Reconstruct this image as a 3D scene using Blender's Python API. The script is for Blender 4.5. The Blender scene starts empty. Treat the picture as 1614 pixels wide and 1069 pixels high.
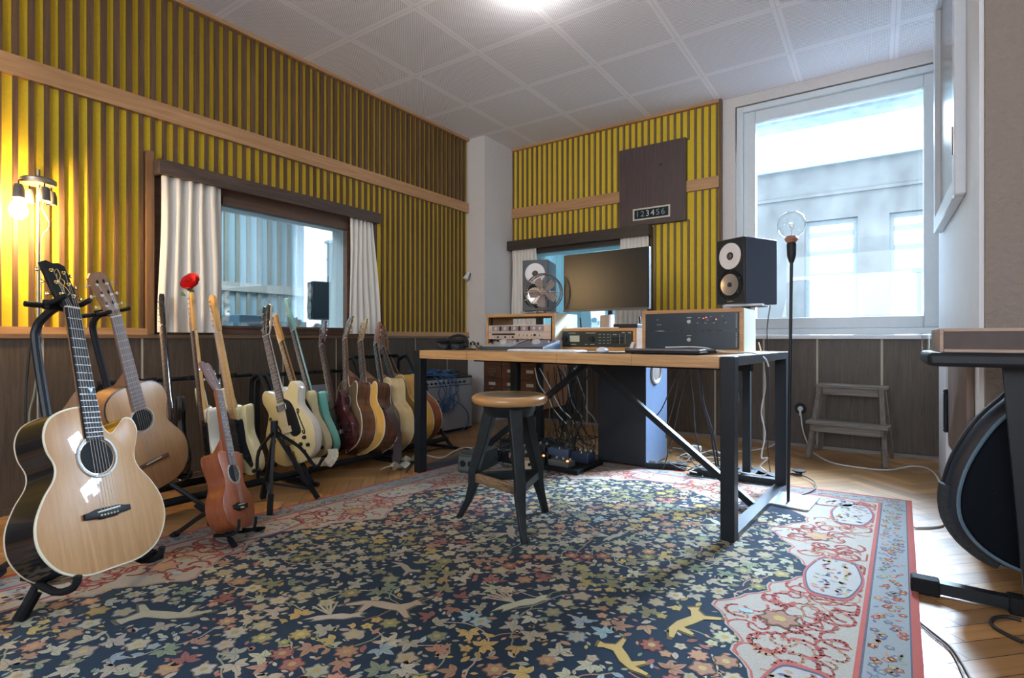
import bpy, bmesh, math, random
from mathutils import Vector, Matrix
random.seed(7)
PI=math.pi; S=bpy.context.scene; COL=S.collection
# ---------------------------------------------------------------- measuring helpers (the camera stands at the origin, 0.823 m up)
F=845.; CX=807.; HY=533.; EYE=.823; YAW=math.radians(34.4); sy,cy=math.sin(YAW),math.cos(YAW)
def ray(px,py):
    u=(px-CX)/F; return Vector((u*cy-sy,u*sy+cy,(HY-py)/F))
def onY(px,py,Y): r=ray(px,py); t=Y/r.y; return Vector((r.x*t,Y,EYE+r.z*t))
def onX(px,py,X): r=ray(px,py); t=X/r.x; return Vector((X,r.y*t,EYE+r.z*t))
def onZ(px,py,Z): r=ray(px,py); t=(Z-EYE)/r.z; return Vector((r.x*t,r.y*t,Z))
def atlen(px,py,B,L):
    r=ray(px,py); o=Vector((0,0,EYE)); d=o-B
    a=r.dot(r); b=2*r.dot(d); c=d.dot(d)-L*L; D=max(0,b*b-4*a*c)
    return o+r*((-b+math.sqrt(D))/2/a)
# ---------------------------------------------------------------- materials
MATS={}
def _nt(name):
    m=bpy.data.materials.new(name); m.use_nodes=True
    return m,m.node_tree.nodes,m.node_tree.links,m.node_tree.nodes['Principled BSDF']
def mat(name,col,rough=.5,metal=0,var=.12,scale=30,bump=0,coat=0,spec=.5,emit=None,es=0,trans=0,stretch=(1,1,1)):
    if name in MATS: return MATS[name]
    m,N,L,b=_nt(name)
    b.inputs['Roughness'].default_value=rough; b.inputs['Metallic'].default_value=metal
    b.inputs['Specular IOR Level'].default_value=spec
    b.inputs['Coat Weight'].default_value=coat; b.inputs['Coat Roughness'].default_value=.06
    b.inputs['Transmission Weight'].default_value=trans
    tc=N.new('ShaderNodeTexCoord'); mp=N.new('ShaderNodeMapping'); L.new(tc.outputs['Object'],mp.inputs[0]); mp.inputs['Scale'].default_value=stretch
    nz=N.new('ShaderNodeTexNoise'); nz.inputs['Scale'].default_value=scale; nz.inputs['Detail'].default_value=4; L.new(mp.outputs[0],nz.inputs['Vector'])
    mx=N.new('ShaderNodeMix'); mx.data_type='RGBA'; L.new(nz.outputs['Fac'],mx.inputs['Factor'])
    mx.inputs['A'].default_value=tuple(max(0,c*(1-var*1.6)) for c in col)+(1,)
    mx.inputs['B'].default_value=tuple(min(1,c*(1+var*1.6)) for c in col)+(1,)
    L.new(mx.outputs['Result'],b.inputs['Base Color'])
    if bump:
        bp=N.new('ShaderNodeBump'); bp.inputs['Strength'].default_value=bump; bp.inputs['Distance'].default_value=.01
        L.new(nz.outputs['Fac'],bp.inputs['Height']); L.new(bp.outputs[0],b.inputs['Normal'])
    if emit: b.inputs['Emission Color'].default_value=tuple(emit)+(1,); b.inputs['Emission Strength'].default_value=es
    MATS[name]=m; return m
def wood(name,c1,c2,axis='z',rough=.45,scale=1.,coat=0,bump=.15,fine=1.):
    if name in MATS: return MATS[name]
    m,N,L,b=_nt(name); b.inputs['Roughness'].default_value=rough; b.inputs['Coat Weight'].default_value=coat; b.inputs['Coat Roughness'].default_value=.05
    tc=N.new('ShaderNodeTexCoord'); mp=N.new('ShaderNodeMapping'); L.new(tc.outputs['Object'],mp.inputs[0])
    st={'x':(.06,1,1),'y':(1,.06,1),'z':(1,1,.06)}[axis]; mp.inputs['Scale'].default_value=tuple(s*scale for s in st)
    n1=N.new('ShaderNodeTexNoise'); n1.inputs['Scale'].default_value=26; n1.inputs['Detail'].default_value=6; n1.inputs['Distortion'].default_value=1.4; L.new(mp.outputs[0],n1.inputs[0])
    n2=N.new('ShaderNodeTexNoise'); n2.inputs['Scale'].default_value=170*fine; n2.inputs['Detail'].default_value=3; L.new(mp.outputs[0],n2.inputs[0])
    ad=N.new('ShaderNodeMath'); ad.operation='MULTIPLY_ADD'; L.new(n2.outputs['Fac'],ad.inputs[0]); ad.inputs[1].default_value=.45; L.new(n1.outputs['Fac'],ad.inputs[2])
    r=N.new('ShaderNodeValToRGB'); r.color_ramp.elements[0].position=.45; r.color_ramp.elements[1].position=1.0
    r.color_ramp.elements[0].color=tuple(c1)+(1,); r.color_ramp.elements[1].color=tuple(c2)+(1,)
    L.new(ad.outputs[0],r.inputs[0]); L.new(r.outputs[0],b.inputs['Base Color'])
    if bump:
        bp=N.new('ShaderNodeBump'); bp.inputs['Strength'].default_value=bump; bp.inputs['Distance'].default_value=.004; L.new(n2.outputs['Fac'],bp.inputs['Height']); L.new(bp.outputs[0],b.inputs['Normal'])
    MATS[name]=m; return m
def glass(name,tint=(.9,.95,.95),refl=.12,rough=.0):
    if name in MATS: return MATS[name]
    m,N,L,b=_nt(name); out=N['Material Output']
    tr=N.new('ShaderNodeBsdfTransparent'); tr.inputs[0].default_value=tuple(tint)+(1,)
    gl=N.new('ShaderNodeBsdfGlossy'); gl.inputs['Roughness'].default_value=rough; gl.inputs[0].default_value=(1,1,1,1)
    lw=N.new('ShaderNodeLayerWeight'); lw.inputs[0].default_value=.5; fr=N.new('ShaderNodeMath'); fr.operation='POWER'; L.new(lw.outputs['Facing'],fr.inputs[0]); fr.inputs[1].default_value=4
    ad=N.new('ShaderNodeMath'); ad.operation='ADD'; ad.use_clamp=True; L.new(fr.outputs[0],ad.inputs[0]); ad.inputs[1].default_value=refl-.04
    mx=N.new('ShaderNodeMixShader'); L.new(ad.outputs[0],mx.inputs[0]); L.new(tr.outputs[0],mx.inputs[1]); L.new(gl.outputs[0],mx.inputs[2])
    L.new(mx.outputs[0],out.inputs['Surface']); N.remove(b); MATS[name]=m; return m
def vcol(name,rough=.9,var=.25,scale=400,bump=.3,grain=False,spec=.3):
    if name in MATS: return MATS[name]
    m,N,L,b=_nt(name); b.inputs['Roughness'].default_value=rough; b.inputs['Specular IOR Level'].default_value=spec
    at=N.new('ShaderNodeAttribute'); at.attribute_name='Col'
    nz=N.new('ShaderNodeTexNoise'); nz.inputs['Scale'].default_value=scale; nz.inputs['Detail'].default_value=4
    if grain:
        uv=N.new('ShaderNodeUVMap'); uv.uv_map='UVMap'; mp=N.new('ShaderNodeMapping'); mp.inputs['Scale'].default_value=(.05,1,1); L.new(uv.outputs[0],mp.inputs[0]); L.new(mp.outputs[0],nz.inputs['Vector'])
    else:
        tc=N.new('ShaderNodeTexCoord'); L.new(tc.outputs['Object'],nz.inputs['Vector'])
    mr=N.new('ShaderNodeMapRange'); mr.inputs[3].default_value=1-var; mr.inputs[4].default_value=1+var; L.new(nz.outputs['Fac'],mr.inputs[0])
    mx=N.new('ShaderNodeMix'); mx.data_type='RGBA'; mx.blend_type='MULTIPLY'; mx.inputs['Factor'].default_value=1
    L.new(at.outputs['Color'],mx.inputs['A']); L.new(mr.outputs[0],mx.inputs['B']); L.new(mx.outputs['Result'],b.inputs['Base Color'])
    bp=N.new('ShaderNodeBump'); bp.inputs['Strength'].default_value=bump; bp.inputs['Distance'].default_value=.003; L.new(nz.outputs['Fac'],bp.inputs['Height']); L.new(bp.outputs[0],b.inputs['Normal'])
    MATS[name]=m; return m
# ---------------------------------------------------------------- mesh builder
def frame_of(d):
    d=d.normalized(); a=Vector((0,0,1)) if abs(d.z)<.9 else Vector((1,0,0))
    u=d.cross(a).normalized(); return u,d.cross(u).normalized()
class MB:
    def __init__(s): s.v=[]; s.f=[]; s.c=[]
    def add(s,vs,fs,T=None,c=None):
        n=len(s.v)
        for p in vs:
            p=Vector(p); s.v.append(T@p if T else p)
        for f in fs: s.f.append(tuple(i+n for i in f)); s.c.append(c)
        return s
    def box(s,x0,x1,y0,y1,z0,z1,T=None,c=None):
        vs=[(x,y,z) for x in(x0,x1) for y in(y0,y1) for z in(z0,z1)]
        return s.add(vs,[(0,1,3,2),(4,6,7,5),(0,4,5,1),(2,3,7,6),(0,2,6,4),(1,5,7,3)],T,c)
    def cbox(s,cx,cy_,cz,w,d,h,T=None): return s.box(cx-w/2,cx+w/2,cy_-d/2,cy_+d/2,cz-h/2,cz+h/2,T)
    def bar(s,p,q,w,h,up=None,T=None):
        p=Vector(p); q=Vector(q); d=(q-p).normalized(); up=Vector(up or (0,0,1))
        if abs(d.dot(up))>.98: up=Vector((0,1,0))
        a=d.cross(up).normalized()*w/2; b=a.cross(d).normalized()*h/2
        vs=[e+i*a+j*b for e in(p,q) for i,j in((-1,-1),(1,-1),(1,1),(-1,1))]
        return s.add(vs,[(3,2,1,0),(4,5,6,7),(0,1,5,4),(1,2,6,5),(2,3,7,6),(3,0,4,7)],T)
    def cone(s,p,q,r0,r1,n=12,T=None,cap=True):
        p=Vector(p); q=Vector(q); u,w=frame_of(q-p); vs=[]
        for e,r in((p,r0),(q,r1)):
            for i in range(n):
                a=2*PI*i/n; vs.append(e+(u*math.cos(a)+w*math.sin(a))*r)
        fs=[(i,(i+1)%n,n+(i+1)%n,n+i) for i in range(n)]
        if cap: fs+=[tuple(range(n-1,-1,-1)),tuple(range(n,2*n))]
        return s.add(vs,fs,T)
    def cyl(s,p,q,r,n=12,T=None): return s.cone(p,q,r,r,n,T)
    def tube(s,pts,r,n=8,T=None,closed=False,sm=0):
        pts=[Vector(p) for p in pts]
        if sm: pts=crv(pts,sm,closed)
        m=len(pts); vs=[]; rr=r if isinstance(r,(list,tuple)) else [r]*m
        u=None
        for i,p in enumerate(pts):
            if closed: d=pts[(i+1)%m]-pts[i-1]
            else: d=pts[min(i+1,m-1)]-pts[max(i-1,0)]
            if d.length<1e-9: d=Vector((0,0,1))
            d.normalize()
            if u is None: u,_=frame_of(d)
            u=(u-d*u.dot(d))
            if u.length<1e-6: u,_=frame_of(d)
            u.normalize(); w=d.cross(u)
            for k in range(n):
                a=2*PI*k/n; vs.append(p+(u*math.cos(a)+w*math.sin(a))*rr[i])
        fs=[]
        for i in range(m if closed else m-1):
            j=(i+1)%m
            for k in range(n): fs.append((i*n+k,i*n+(k+1)%n,j*n+(k+1)%n,j*n+k))
        if not closed: fs+=[tuple(range(n-1,-1,-1)),tuple((m-1)*n+k for k in range(n))]
        return s.add(vs,fs,T)
    def lathe(s,prof,o=(0,0,0),ax=(0,0,1),n=24,T=None):
        o=Vector(o); ax=Vector(ax).normalized(); u,w=frame_of(ax); vs=[]; m=len(prof)
        for r,h in prof:
            for k in range(n):
                a=2*PI*k/n; vs.append(o+ax*h+(u*math.cos(a)+w*math.sin(a))*max(r,1e-5))
        fs=[(i*n+k,i*n+(k+1)%n,(i+1)*n+(k+1)%n,(i+1)*n+k) for i in range(m-1) for k in range(n)]
        fs+=[tuple(range(n-1,-1,-1)),tuple((m-1)*n+k for k in range(n))]
        return s.add(vs,fs,T)
    def prism(s,o,y0,y1,r=0,T=None,f=None):
        """outline o = [(x,z)] in the xz plane, extruded along y with rounded edges"""
        rings=[]
        n=len(o); nr=[]
        for i in range(n):
            a=Vector(o[i-1]); b=Vector(o[(i+1)%n]); d=(b-a); d=d.normalized() if d.length>1e-9 else Vector((1,0)); nr.append(Vector((d.y,-d.x)))
        area=sum(o[i-1][0]*o[i][1]-o[i][0]*o[i-1][1] for i in range(n))
        sg=-1 if area>0 else 1
        lay=[(y0,0),(y1,0)] if not r else [(y0,r),(y0+r*.3,r*.3),(y0+r,0),(y1-r,0),(y1-r*.3,r*.3),(y1,r)]
        vs=[]
        for y,ins in lay:
            for i in range(n):
                x=o[i][0]+sg*nr[i].x*ins; z=o[i][1]+sg*nr[i].y*ins
                p=Vector((x,y,z)); vs.append(f(p) if f else p)
        fs=[]
        for l in range(len(lay)-1):
            for i in range(n):
                j=(i+1)%n; fs.append((l*n+i,l*n+j,(l+1)*n+j,(l+1)*n+i))
        fs+=[tuple(range(n-1,-1,-1)),tuple((len(lay)-1)*n+i for i in range(n))]
        return s.add(vs,fs,T)
    def sphere(s,c,r,T=None,n=12,sc=(1,1,1)):
        c=Vector(c); prof=[(r*math.sin(PI*i/8),-r*math.cos(PI*i/8)) for i in range(9)]
        k=len(s.v); s.lathe(prof,(0,0,0),(0,0,1),n)
        for i in range(k,len(s.v)):
            p=s.v[i]; p=Vector((p.x*sc[0],p.y*sc[1],p.z*sc[2]))+c; s.v[i]=T@p if T else p
        return s
    def build(s,name,m,parent=None,ang=35,bev=0,T=None,cols=False,tri=True):
        me=bpy.data.meshes.new(name); me.from_pydata([tuple(p) for p in s.v],[],s.f); me.update()
        if not cols:
            bm=bmesh.new(); bm.from_mesh(me); bmesh.ops.recalc_face_normals(bm,faces=bm.faces)
            if tri:
                bg=[q for q in bm.faces if len(q.verts)>16]
                if bg: bmesh.ops.triangulate(bm,faces=bg)
            bm.to_mesh(me); bm.free()
        else:
            at=me.color_attributes.new('Col','FLOAT_COLOR','CORNER'); buf=[]
            for q,c in zip(me.polygons,s.c):
                buf+=list(c+(1,) if len(c)==3 else c)*q.loop_total
            at.data.foreach_set('color',buf)
        me.materials.append(m)
        me.polygons.foreach_set('use_smooth',[True]*len(me.polygons)); me.set_sharp_from_angle(angle=math.radians(ang))
        o=bpy.data.objects.new(name,me); COL.objects.link(o)
        if parent: o.parent=parent
        if T: o.matrix_world=T
        if bev:
            b=o.modifiers.new('bevel','BEVEL'); b.width=bev; b.segments=2; b.limit_method='ANGLE'; b.angle_limit=math.radians(40)
        return o
def crv(pts,k=6,closed=False):
    n=len(pts); out=[]; P=[Vector(p) for p in pts]
    for i in range(n if closed else n-1):
        if closed: a,b,c,d=P[i-1],P[i],P[(i+1)%n],P[(i+2)%n]
        else: a,b,c,d=P[max(i-1,0)],P[i],P[i+1],P[min(i+2,n-1)]
        for j in range(k):
            t=j/k; out.append(.5*((2*b)+(c-a)*t+(2*a-5*b+4*c-d)*t*t+(3*b-a-3*c+d)*t**3))
    if not closed: out.append(P[-1])
    return out
def outl(pts,k=5): return [(p.x,p.y) for p in crv([Vector(q) for q in pts],k,True)]
def tag(o,label,cat=None,group=None,kind=None):
    if label: o['label']=label
    if cat: o['category']=cat
    if group: o['group']=group
    if kind: o['kind']=kind
    return o
def thing(name,label,cat,loc=(0,0,0),rz=0,group=None,M=None):
    o=bpy.data.objects.new(name,None); COL.objects.link(o); o.empty_display_size=.05
    if M: o.matrix_world=M
    else: o.location=loc; o.rotation_euler=(0,0,rz)
    return tag(o,label,cat,group)
def struct(name,mb,m,parent=None,**k):
    o=mb.build(name,m,parent,**k)
    if not parent: o['kind']='structure'
    return o
def B(*a): return MB().box(*a)
def text(s,size,m,parent,T,name='lettering',al='CENTER'):
    c=bpy.data.curves.new(name,'FONT'); c.body=s; c.size=size; c.extrude=.0006; c.align_x=al; c.align_y='CENTER'
    o=bpy.data.objects.new(name,c); COL.objects.link(o); dg=bpy.context.evaluated_depsgraph_get()
    me=bpy.data.meshes.new_from_object(o.evaluated_get(dg)); COL.objects.unlink(o); bpy.data.objects.remove(o)
    q=bpy.data.objects.new(name,me); COL.objects.link(q); me.materials.clear(); me.materials.append(m); q.parent=parent; q.matrix_local=T
    return q
FRONT=Matrix.Rotation(PI/2,4,'X')   # lettering standing up, facing -Y
# common materials
WHITE=mat('white_paint',(.72,.73,.76),.6,var=.03,scale=8)
BLK=mat('black_steel',(.007,.010,.015),.45,var=.2,spec=.35)
BLKP=mat('black_plastic',(.008,.011,.016),.5,var=.2,spec=.35)
RUB=mat('black_rubber',(.007,.008,.010),.8,var=.2,spec=.25)
CHR=mat('chrome',(.75,.75,.76),.18,metal=1,var=.03)
GOLD=mat('gold_hardware',(.8,.58,.22),.25,metal=1,var=.05)
WIRE=mat('black_cable',(.012,.014,.018),.55,var=.1)
WIREW=mat('white_cable',(.6,.62,.62),.5,var=.05)
OAK=wood('oak_edge',(.36,.17,.055),(.56,.30,.12),'x',.45)
exec_parts=[]
# ================================================================ THE SETTING
XL=-3.345; YB=4.6; ZC=2.78; Z0=.823
FAB=mat('yellow_felt',(.76,.55,.045),.95,var=.08,scale=60,spec=.15)
SLATB=wood('slat_wood_lit',(.12,.07,.045),(.25,.155,.10),'z',.6,bump=.1)  # slat wood lightened: window light on the back wall is in the colour
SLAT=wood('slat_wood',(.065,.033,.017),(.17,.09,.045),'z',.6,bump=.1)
LSTRIP=wood('light_strip_wood',(.36,.18,.075),(.56,.32,.15),'y',.5)
LSTRIPX=wood('light_strip_wood_x',(.36,.18,.075),(.56,.32,.15),'x',.5)
WAIN=wood('brown_laminate',(.050,.036,.025),(.115,.085,.062),'z',.5,2.5,fine=1.2)
SEAM=mat('cream_seam',(.50,.44,.34),.6,var=.05)
DKW=wood('dark_stained_wood_y',(.035,.022,.016),(.12,.078,.058),'y',.55,1.2)
DKWX=wood('dark_stained_wood_x',(.022,.016,.012),(.07,.048,.036),'x',.55,1.2)
FRW=wood('window_brown_wood',(.07,.035,.022),(.14,.075,.048),'y',.5)
PLAS=mat('beige_plaster_shaded',(.27,.22,.19),.9,var=.06,scale=45,bump=.9)  # beige plaster darkened: the unlit side's shade is put into the colour
PIL=mat('pillar_plaster',(.64,.60,.58),.85,var=.03,scale=60,bump=.25)
# floor: herringbone parquet, one plank per face
fl=MB(); fl.add([(-3.6,-3.2,-.02),(2.7,-3.2,-.02),(2.7,4.95,-.02),(-3.6,4.95,-.02),(-3.6,-3.2,-.0015),(2.7,-3.2,-.0015),(2.7,4.95,-.0015),(-3.6,4.95,-.0015)],[(3,2,1,0),(4,5,6,7),(0,1,5,4),(1,2,6,5),(2,3,7,6),(3,0,4,7)],c=(.05,.028,.014))
w=.07; n=6; Lp=w*n; c45=math.cos(PI/4); pl=[]
for i in range(-110,110):
    for k in range(-14,14):
        ox=i*w+k*2*Lp; oy=i*w
        for (a,b_,c_,d_,fl_) in ((ox,ox+Lp,oy,oy+w,0),(ox+Lp,ox+Lp+w,oy+w-Lp,oy+w,1)):
            mx_,my_=(a+b_)/2,(c_+d_)/2; X=(mx_-my_)*c45-.4; Y=(mx_+my_)*c45+1
            if not(-3.5<X<2.6 and -3.1<Y<4.7): continue
            g=.0012; q=[(a+g,c_+g),(b_-g,c_+g),(b_-g,d_-g),(a+g,d_-g)]
            q=[((x-y)*c45-.4,(x+y)*c45+1,0) for x,y in q]
            t=random.uniform(.72,1.2); h=random.uniform(-.03,.03)
            fl.add(q,[(0,1,2,3)],c=((.40+h)*t,(.215+h*.4)*t,.085*t)); pl.append(fl_)
fo=fl.build('floor',vcol('parquet_oak',.34,.38,55,.12,True,spec=.5),cols=True); fo['kind']='structure'
uv=fo.data.uv_layers.new(name='UVMap'); 
for pi,p in enumerate(fo.data.polygons):
    if p.loop_total==4 and pi>=6:
        f_=pl[pi-6]; r1=random.random()*40; r2=random.random()*40
        base=[(0,0),(Lp,0),(Lp,w),(0,w)] if not f_ else [(0,0),(0,w),(Lp,w),(Lp,0)]
        for li,(a,b_) in zip(p.loop_indices,base): uv.data[li].uv=(a+r1,b_+r2)
# ceiling: perforated acoustic tiles
def ceil_mat():
    m,N,L,b=_nt('perforated_tiles'); b.inputs['Roughness'].default_value=.85
    g=N.new('ShaderNodeNewGeometry'); sp=N.new('ShaderNodeSeparateXYZ'); L.new(g.outputs['Position'],sp.inputs[0])
    def M(op,a,b2=None,c=None):
        q=N.new('ShaderNodeMath'); q.operation=op
        for i,x in enumerate((a,b2,c)):
            if x is None: continue
            if isinstance(x,(int,float)): q.inputs[i].default_value=x
            else: L.new(x,q.inputs[i])
        return q.outputs[0]
    def line(o,o0,p,wd):
        t=M('FRACT',M('DIVIDE',M('SUBTRACT',o,o0-40*p),p)); d=M('MULTIPLY',M('MINIMUM',t,M('SUBTRACT',1,t)),p)
        return M('LESS_THAN',d,wd),M('LESS_THAN',d,.0025)
    lx,gx=line(sp.outputs[0],-2.265,.5875,.024); ly,gy=line(sp.outputs[1],2.29,.607,.024)
    strip=M('MAXIMUM',lx,ly); gr=M('MAXIMUM',gx,gy)
    pp=.0165
    hole=M('GREATER_THAN',M('MULTIPLY',M('SINE',M('MULTIPLY',sp.outputs[0],2*PI/pp)),M('SINE',M('MULTIPLY',sp.outputs[1],2*PI/pp))),.38)
    hole2=M('MULTIPLY',hole,M('SUBTRACT',1,strip))
    mx=N.new('ShaderNodeMix'); mx.data_type='RGBA'; mx.inputs['A'].default_value=(.86,.84,.90,1); mx.inputs['B'].default_value=(.36,.35,.40,1); L.new(hole2,mx.inputs['Factor'])
    m2=N.new('ShaderNodeMix'); m2.data_type='RGBA'; L.new(M('MULTIPLY',gr,.35),m2.inputs['Factor']); L.new(mx.outputs['Result'],m2.inputs['A']); m2.inputs['B'].default_value=(.4,.4,.42,1)
    L.new(m2.outputs['Result'],b.inputs['Base Color']); return m
struct('ceiling',B(-3.6,2.7,-3.2,4.95,ZC,ZC+.12),ceil_mat())
def holed(axis,p0,p1,a0,a1,z0,z1,holes):
    """wall slab between p0 and p1 on its axis, from a0 to a1, with rectangular openings (ha0,ha1,hz0,hz1), sorted, not overlapping in a"""
    mb=MB(); 
    def bx(u0,u1,w0,w1):
        if u1-u0<1e-4 or w1-w0<1e-4: return
        if axis=='x': mb.box(p0,p1,u0,u1,w0,w1)
        else: mb.box(u0,u1,p0,p1,w0,w1)
    a=a0
    for h0,h1,q0,q1 in sorted(holes):
        bx(a,h0,z0,z1); bx(h0,h1,z0,q0); bx(h0,h1,q1,z1); a=h1
    bx(a,a1,z0,z1); return mb
# left wall -----------------------------------------------------
WH=(1.69,2.69,.875,1.665)
wl=struct('wall_left',holed('x',-3.6,-3.372,-3.2,4.95,0,ZC,[WH]),PIL)
YS0=-3.1; YE=4.12
fab=holed('x',-3.372,-3.366,YS0,YE,.84,ZC,[(1.36,2.97,.84,1.80)])
fab.build('yellow_felt_lining',FAB,wl)
up=MB(); lo=MB(); y=.761-.058*66
while y<YE-.02:
    up.box(-3.366,-3.343,y-.012,y+.012,2.15,2.765)
    if 1.34<y<2.97: lo.box(-3.366,-3.347,y-.009,y+.009,1.80,2.06)
    else: lo.box(-3.366,-3.347,y-.009,y+.009,.87,2.06)
    y+=.058
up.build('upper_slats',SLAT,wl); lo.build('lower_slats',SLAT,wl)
B(-3.366,-3.335,YS0,YE,2.055,2.150).build('cross_board',LSTRIP,wl)
B(-3.366,-3.325,YS0,YE,2.757,2.779).build('top_strip',LSTRIP,wl)
MB().box(-3.366,-3.335,YS0,1.334,.842,.877).box(-3.366,-3.335,2.99,YE,.842,.877).build('lower_board',LSTRIP,wl)
struct('trim_1',MB().box(-3.372,-3.332,YS0,YE,.822,.842),wood('rail_wood_y',(.13,.075,.04),(.24,.15,.09),'y'))
seams=[.43,.858,1.284,1.705,2.13,2.562,2.98,3.392,3.81]
wn=MB(); a=YS0
for q in [-2.55,-2.12,-1.7,-1.27,-.85,-.42,0]+seams+[YE]:
    wn.box(-3.372,-3.345,a+.006,q-.006,.012,.822); a=q
wn.build('wainscot_panels',WAIN,wl)
ms=MB()
for q in seams: ms.box(-3.372,-3.347,q-.0065,q+.0065,.012,.822)
ms.build('seam_strips',SEAM,wl)
struct('baseboard_left',MB().box(-3.3745,-3.33,YS0,YE,0,.03),WAIN)
struct('trim_2',MB().box(-3.366,-3.325,1.300,1.336,.845,1.86),wood('post_wood',(.14,.07,.03),(.30,.16,.07),'z'))
# back wall -------------------------------------------------------
W2=(-2.95,-1.76,.90,1.70); W3=(-.965,.40,.845,2.70)
wb=struct('wall_back',holed('y',4.622,4.95,-3.6,2.7,0,ZC,[W2,W3]),PIL)
fb=MB()
fb.box(-3.142,-1.65,4.614,4.622,1.78,ZC); fb.box(-1.65,-1.072,4.614,4.622,.84,ZC); fb.build('yellow_felt_lining',FAB,wb)
sl=MB(); x=-3.079-.058
while x<-1.08:
    for z0,z1 in ((.86,2.06),(2.155,2.76)):
        if x<-1.64: z0=max(z0,1.80)
        if -1.95<x<-1.335:
            if z1<2.2: z1=1.83 if x>-1.64 else z0
            else: z0=2.51
        if z1>z0+.02: sl.box(x-.008,x+.008,4.594,4.614,z0,z1)
    x+=.0581
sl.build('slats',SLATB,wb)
MB().box(-3.142,-1.943,4.580,4.614,2.058,2.158).box(-1.346,-1.072,4.580,4.614,2.062,2.155).build('cross_board',LSTRIPX,wb)
MB().box(-3.142,-1.072,4.578,4.614,2.757,2.779).build('top_strip',LSTRIPX,wb)
MB().box(-1.082,-1.062,4.575,4.622,.84,2.779).box(-1.66,-1.645,4.58,4.622,.84,1.80).build('edge_strip',SLAT,wb)
wn=MB(); ms=MB(); a=-3.142
for q in (-2.70,-2.288,-1.90,-1.526,-1.118,-.75,-.382,.016,.45,.9):
    wn.box(a+.007,q-.007,4.6,4.622,.025,.815); ms.box(q-.0075,q+.0075,4.604,4.622,.025,.815); a=q
wn.build('wainscot_panels',WAIN,wb); ms.build('seam_strips',SEAM,wb)
struct('trim_3',MB().box(-3.142,-1.072,4.585,4.622,.815,.840),LSTRIPX)
struct('baseboard_back',MB().box(-3.142,1.0,4.592,4.622,0,.022),mat('baseboard_paint',(.22,.20,.19),.5))
struct('trim_4',MB().box(-1.072,.42,4.555,4.622,.815,.843),WHITE,bev=.006)
# the other walls
struct('wall_corner_pillar',MB().box(-3.372,-3.142,4.12,4.622,0,ZC),PIL)
bpy.data.objects['wall_corner_pillar'].name='wall_corner'
wr=struct('wall_right',holed('y',2.6,4.21,.304,2.7,0,ZC,[]).box(2.5,2.7,-3.2,2.6,0,ZC),WHITE)
B(.318,2.5,2.576,2.6,0,ZC).build('plaster_face',PLAS,wr)
struct('wall_rear',holed('y',-3.2,-3.1,-3.372,2.5,0,ZC,[(-1.6,1.3,.9,2.5)]),WHITE)  # opening added for the fill light behind the camera
# exterior window ---------------------------------------------------------------
def wframe(name,mb,m,parent=None,**k): return mb.build(name,m,parent,**k)
w3=bpy.data.objects.new('window_1',None); COL.objects.link(w3); w3['kind']='structure'
def ring(mb,x0,x1,z0,z1,t,ya,yb,axis='y',tb=None):
    tb=tb or t
    for a in ((x0,x0+t,z0,z1),(x1-t,x1,z0,z1),(x0+t,x1-t,z0,z0+tb),(x0+t,x1-t,z1-t,z1)):
        if axis=='y': mb.box(a[0],a[1],ya,yb,a[2],a[3])
        else: mb.box(ya,yb,a[0],a[1],a[2],a[3])
    return mb
WF=mat('window_white',(.66,.71,.74),.4,var=.03)
gA=onY(1192,500,4.69); gB=onY(1460,131,4.69)
ring(MB(),-.955,.39,.85,2.69,.045,4.625,4.76).build('window_frame',WF,w3,bev=.004)
ring(MB(),-.91,.345,.895,2.645,(-.91-gA.x)*-1,4.655,4.73,tb=.085).build('sash',WF,w3,bev=.006)
B(gA.x-.002,.27,4.69,4.698,gA.z-.01,2.60).build('pane',glass('clear_glass',(.97,.99,1),.06),w3)
hb=MB().box(-.868,-.848,4.643,4.655,1.39,1.52).box(-.864,-.852,4.615,4.643,1.44,1.46).box(-.866,-.85,4.608,4.618,1.44,1.60); hb.build('window_handle',mat('grey_metal',(.35,.36,.38),.35,metal=.8),w3,bev=.003)
# interior casement on the white pier, and the small cupboard door below it
w4=bpy.data.objects.new('window_4',None); COL.objects.link(w4); w4['kind']='structure'
ring(MB(),2.93,3.97,1.43,2.775,.085,.262,.304,'x').build('window_frame',mat('casement_paint',(.62,.66,.72),.25,var=.03),w4,bev=.006)
B(.288,.294,3.01,3.89,1.51,2.70).build('pane',mat('dark_pane',(.20,.16,.12),.22,var=.3,scale=9,stretch=(1,9,.2)),w4)
MB().cyl((.262,2.94,2.5),(.262,2.94,2.62),.008).cyl((.262,2.94,1.6),(.262,2.94,1.72),.008).build('hinge',CHR,w4)
d1=struct('door_1',MB().prism([(2.70,.30),(3.34,.30),(3.37,.34),(3.37,.81),(2.70,.81)],-.012,.012,.003,T=Matrix.Translation((.290,0,0))@Matrix.Rotation(PI/2,4,'Z')),wood('cupboard_brown',(.12,.075,.055),(.22,.15,.12),'z',.45))
B(.272,.30,3.385,3.40,.0,.80).build('door_frame',WHITE,d1)
MB().cyl((.272,3.383,.38),(.272,3.383,.55),.011).sphere((.272,3.383,.56),.012).sphere((.272,3.383,.37),.012).build('hinge',BLK,d1)
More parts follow.
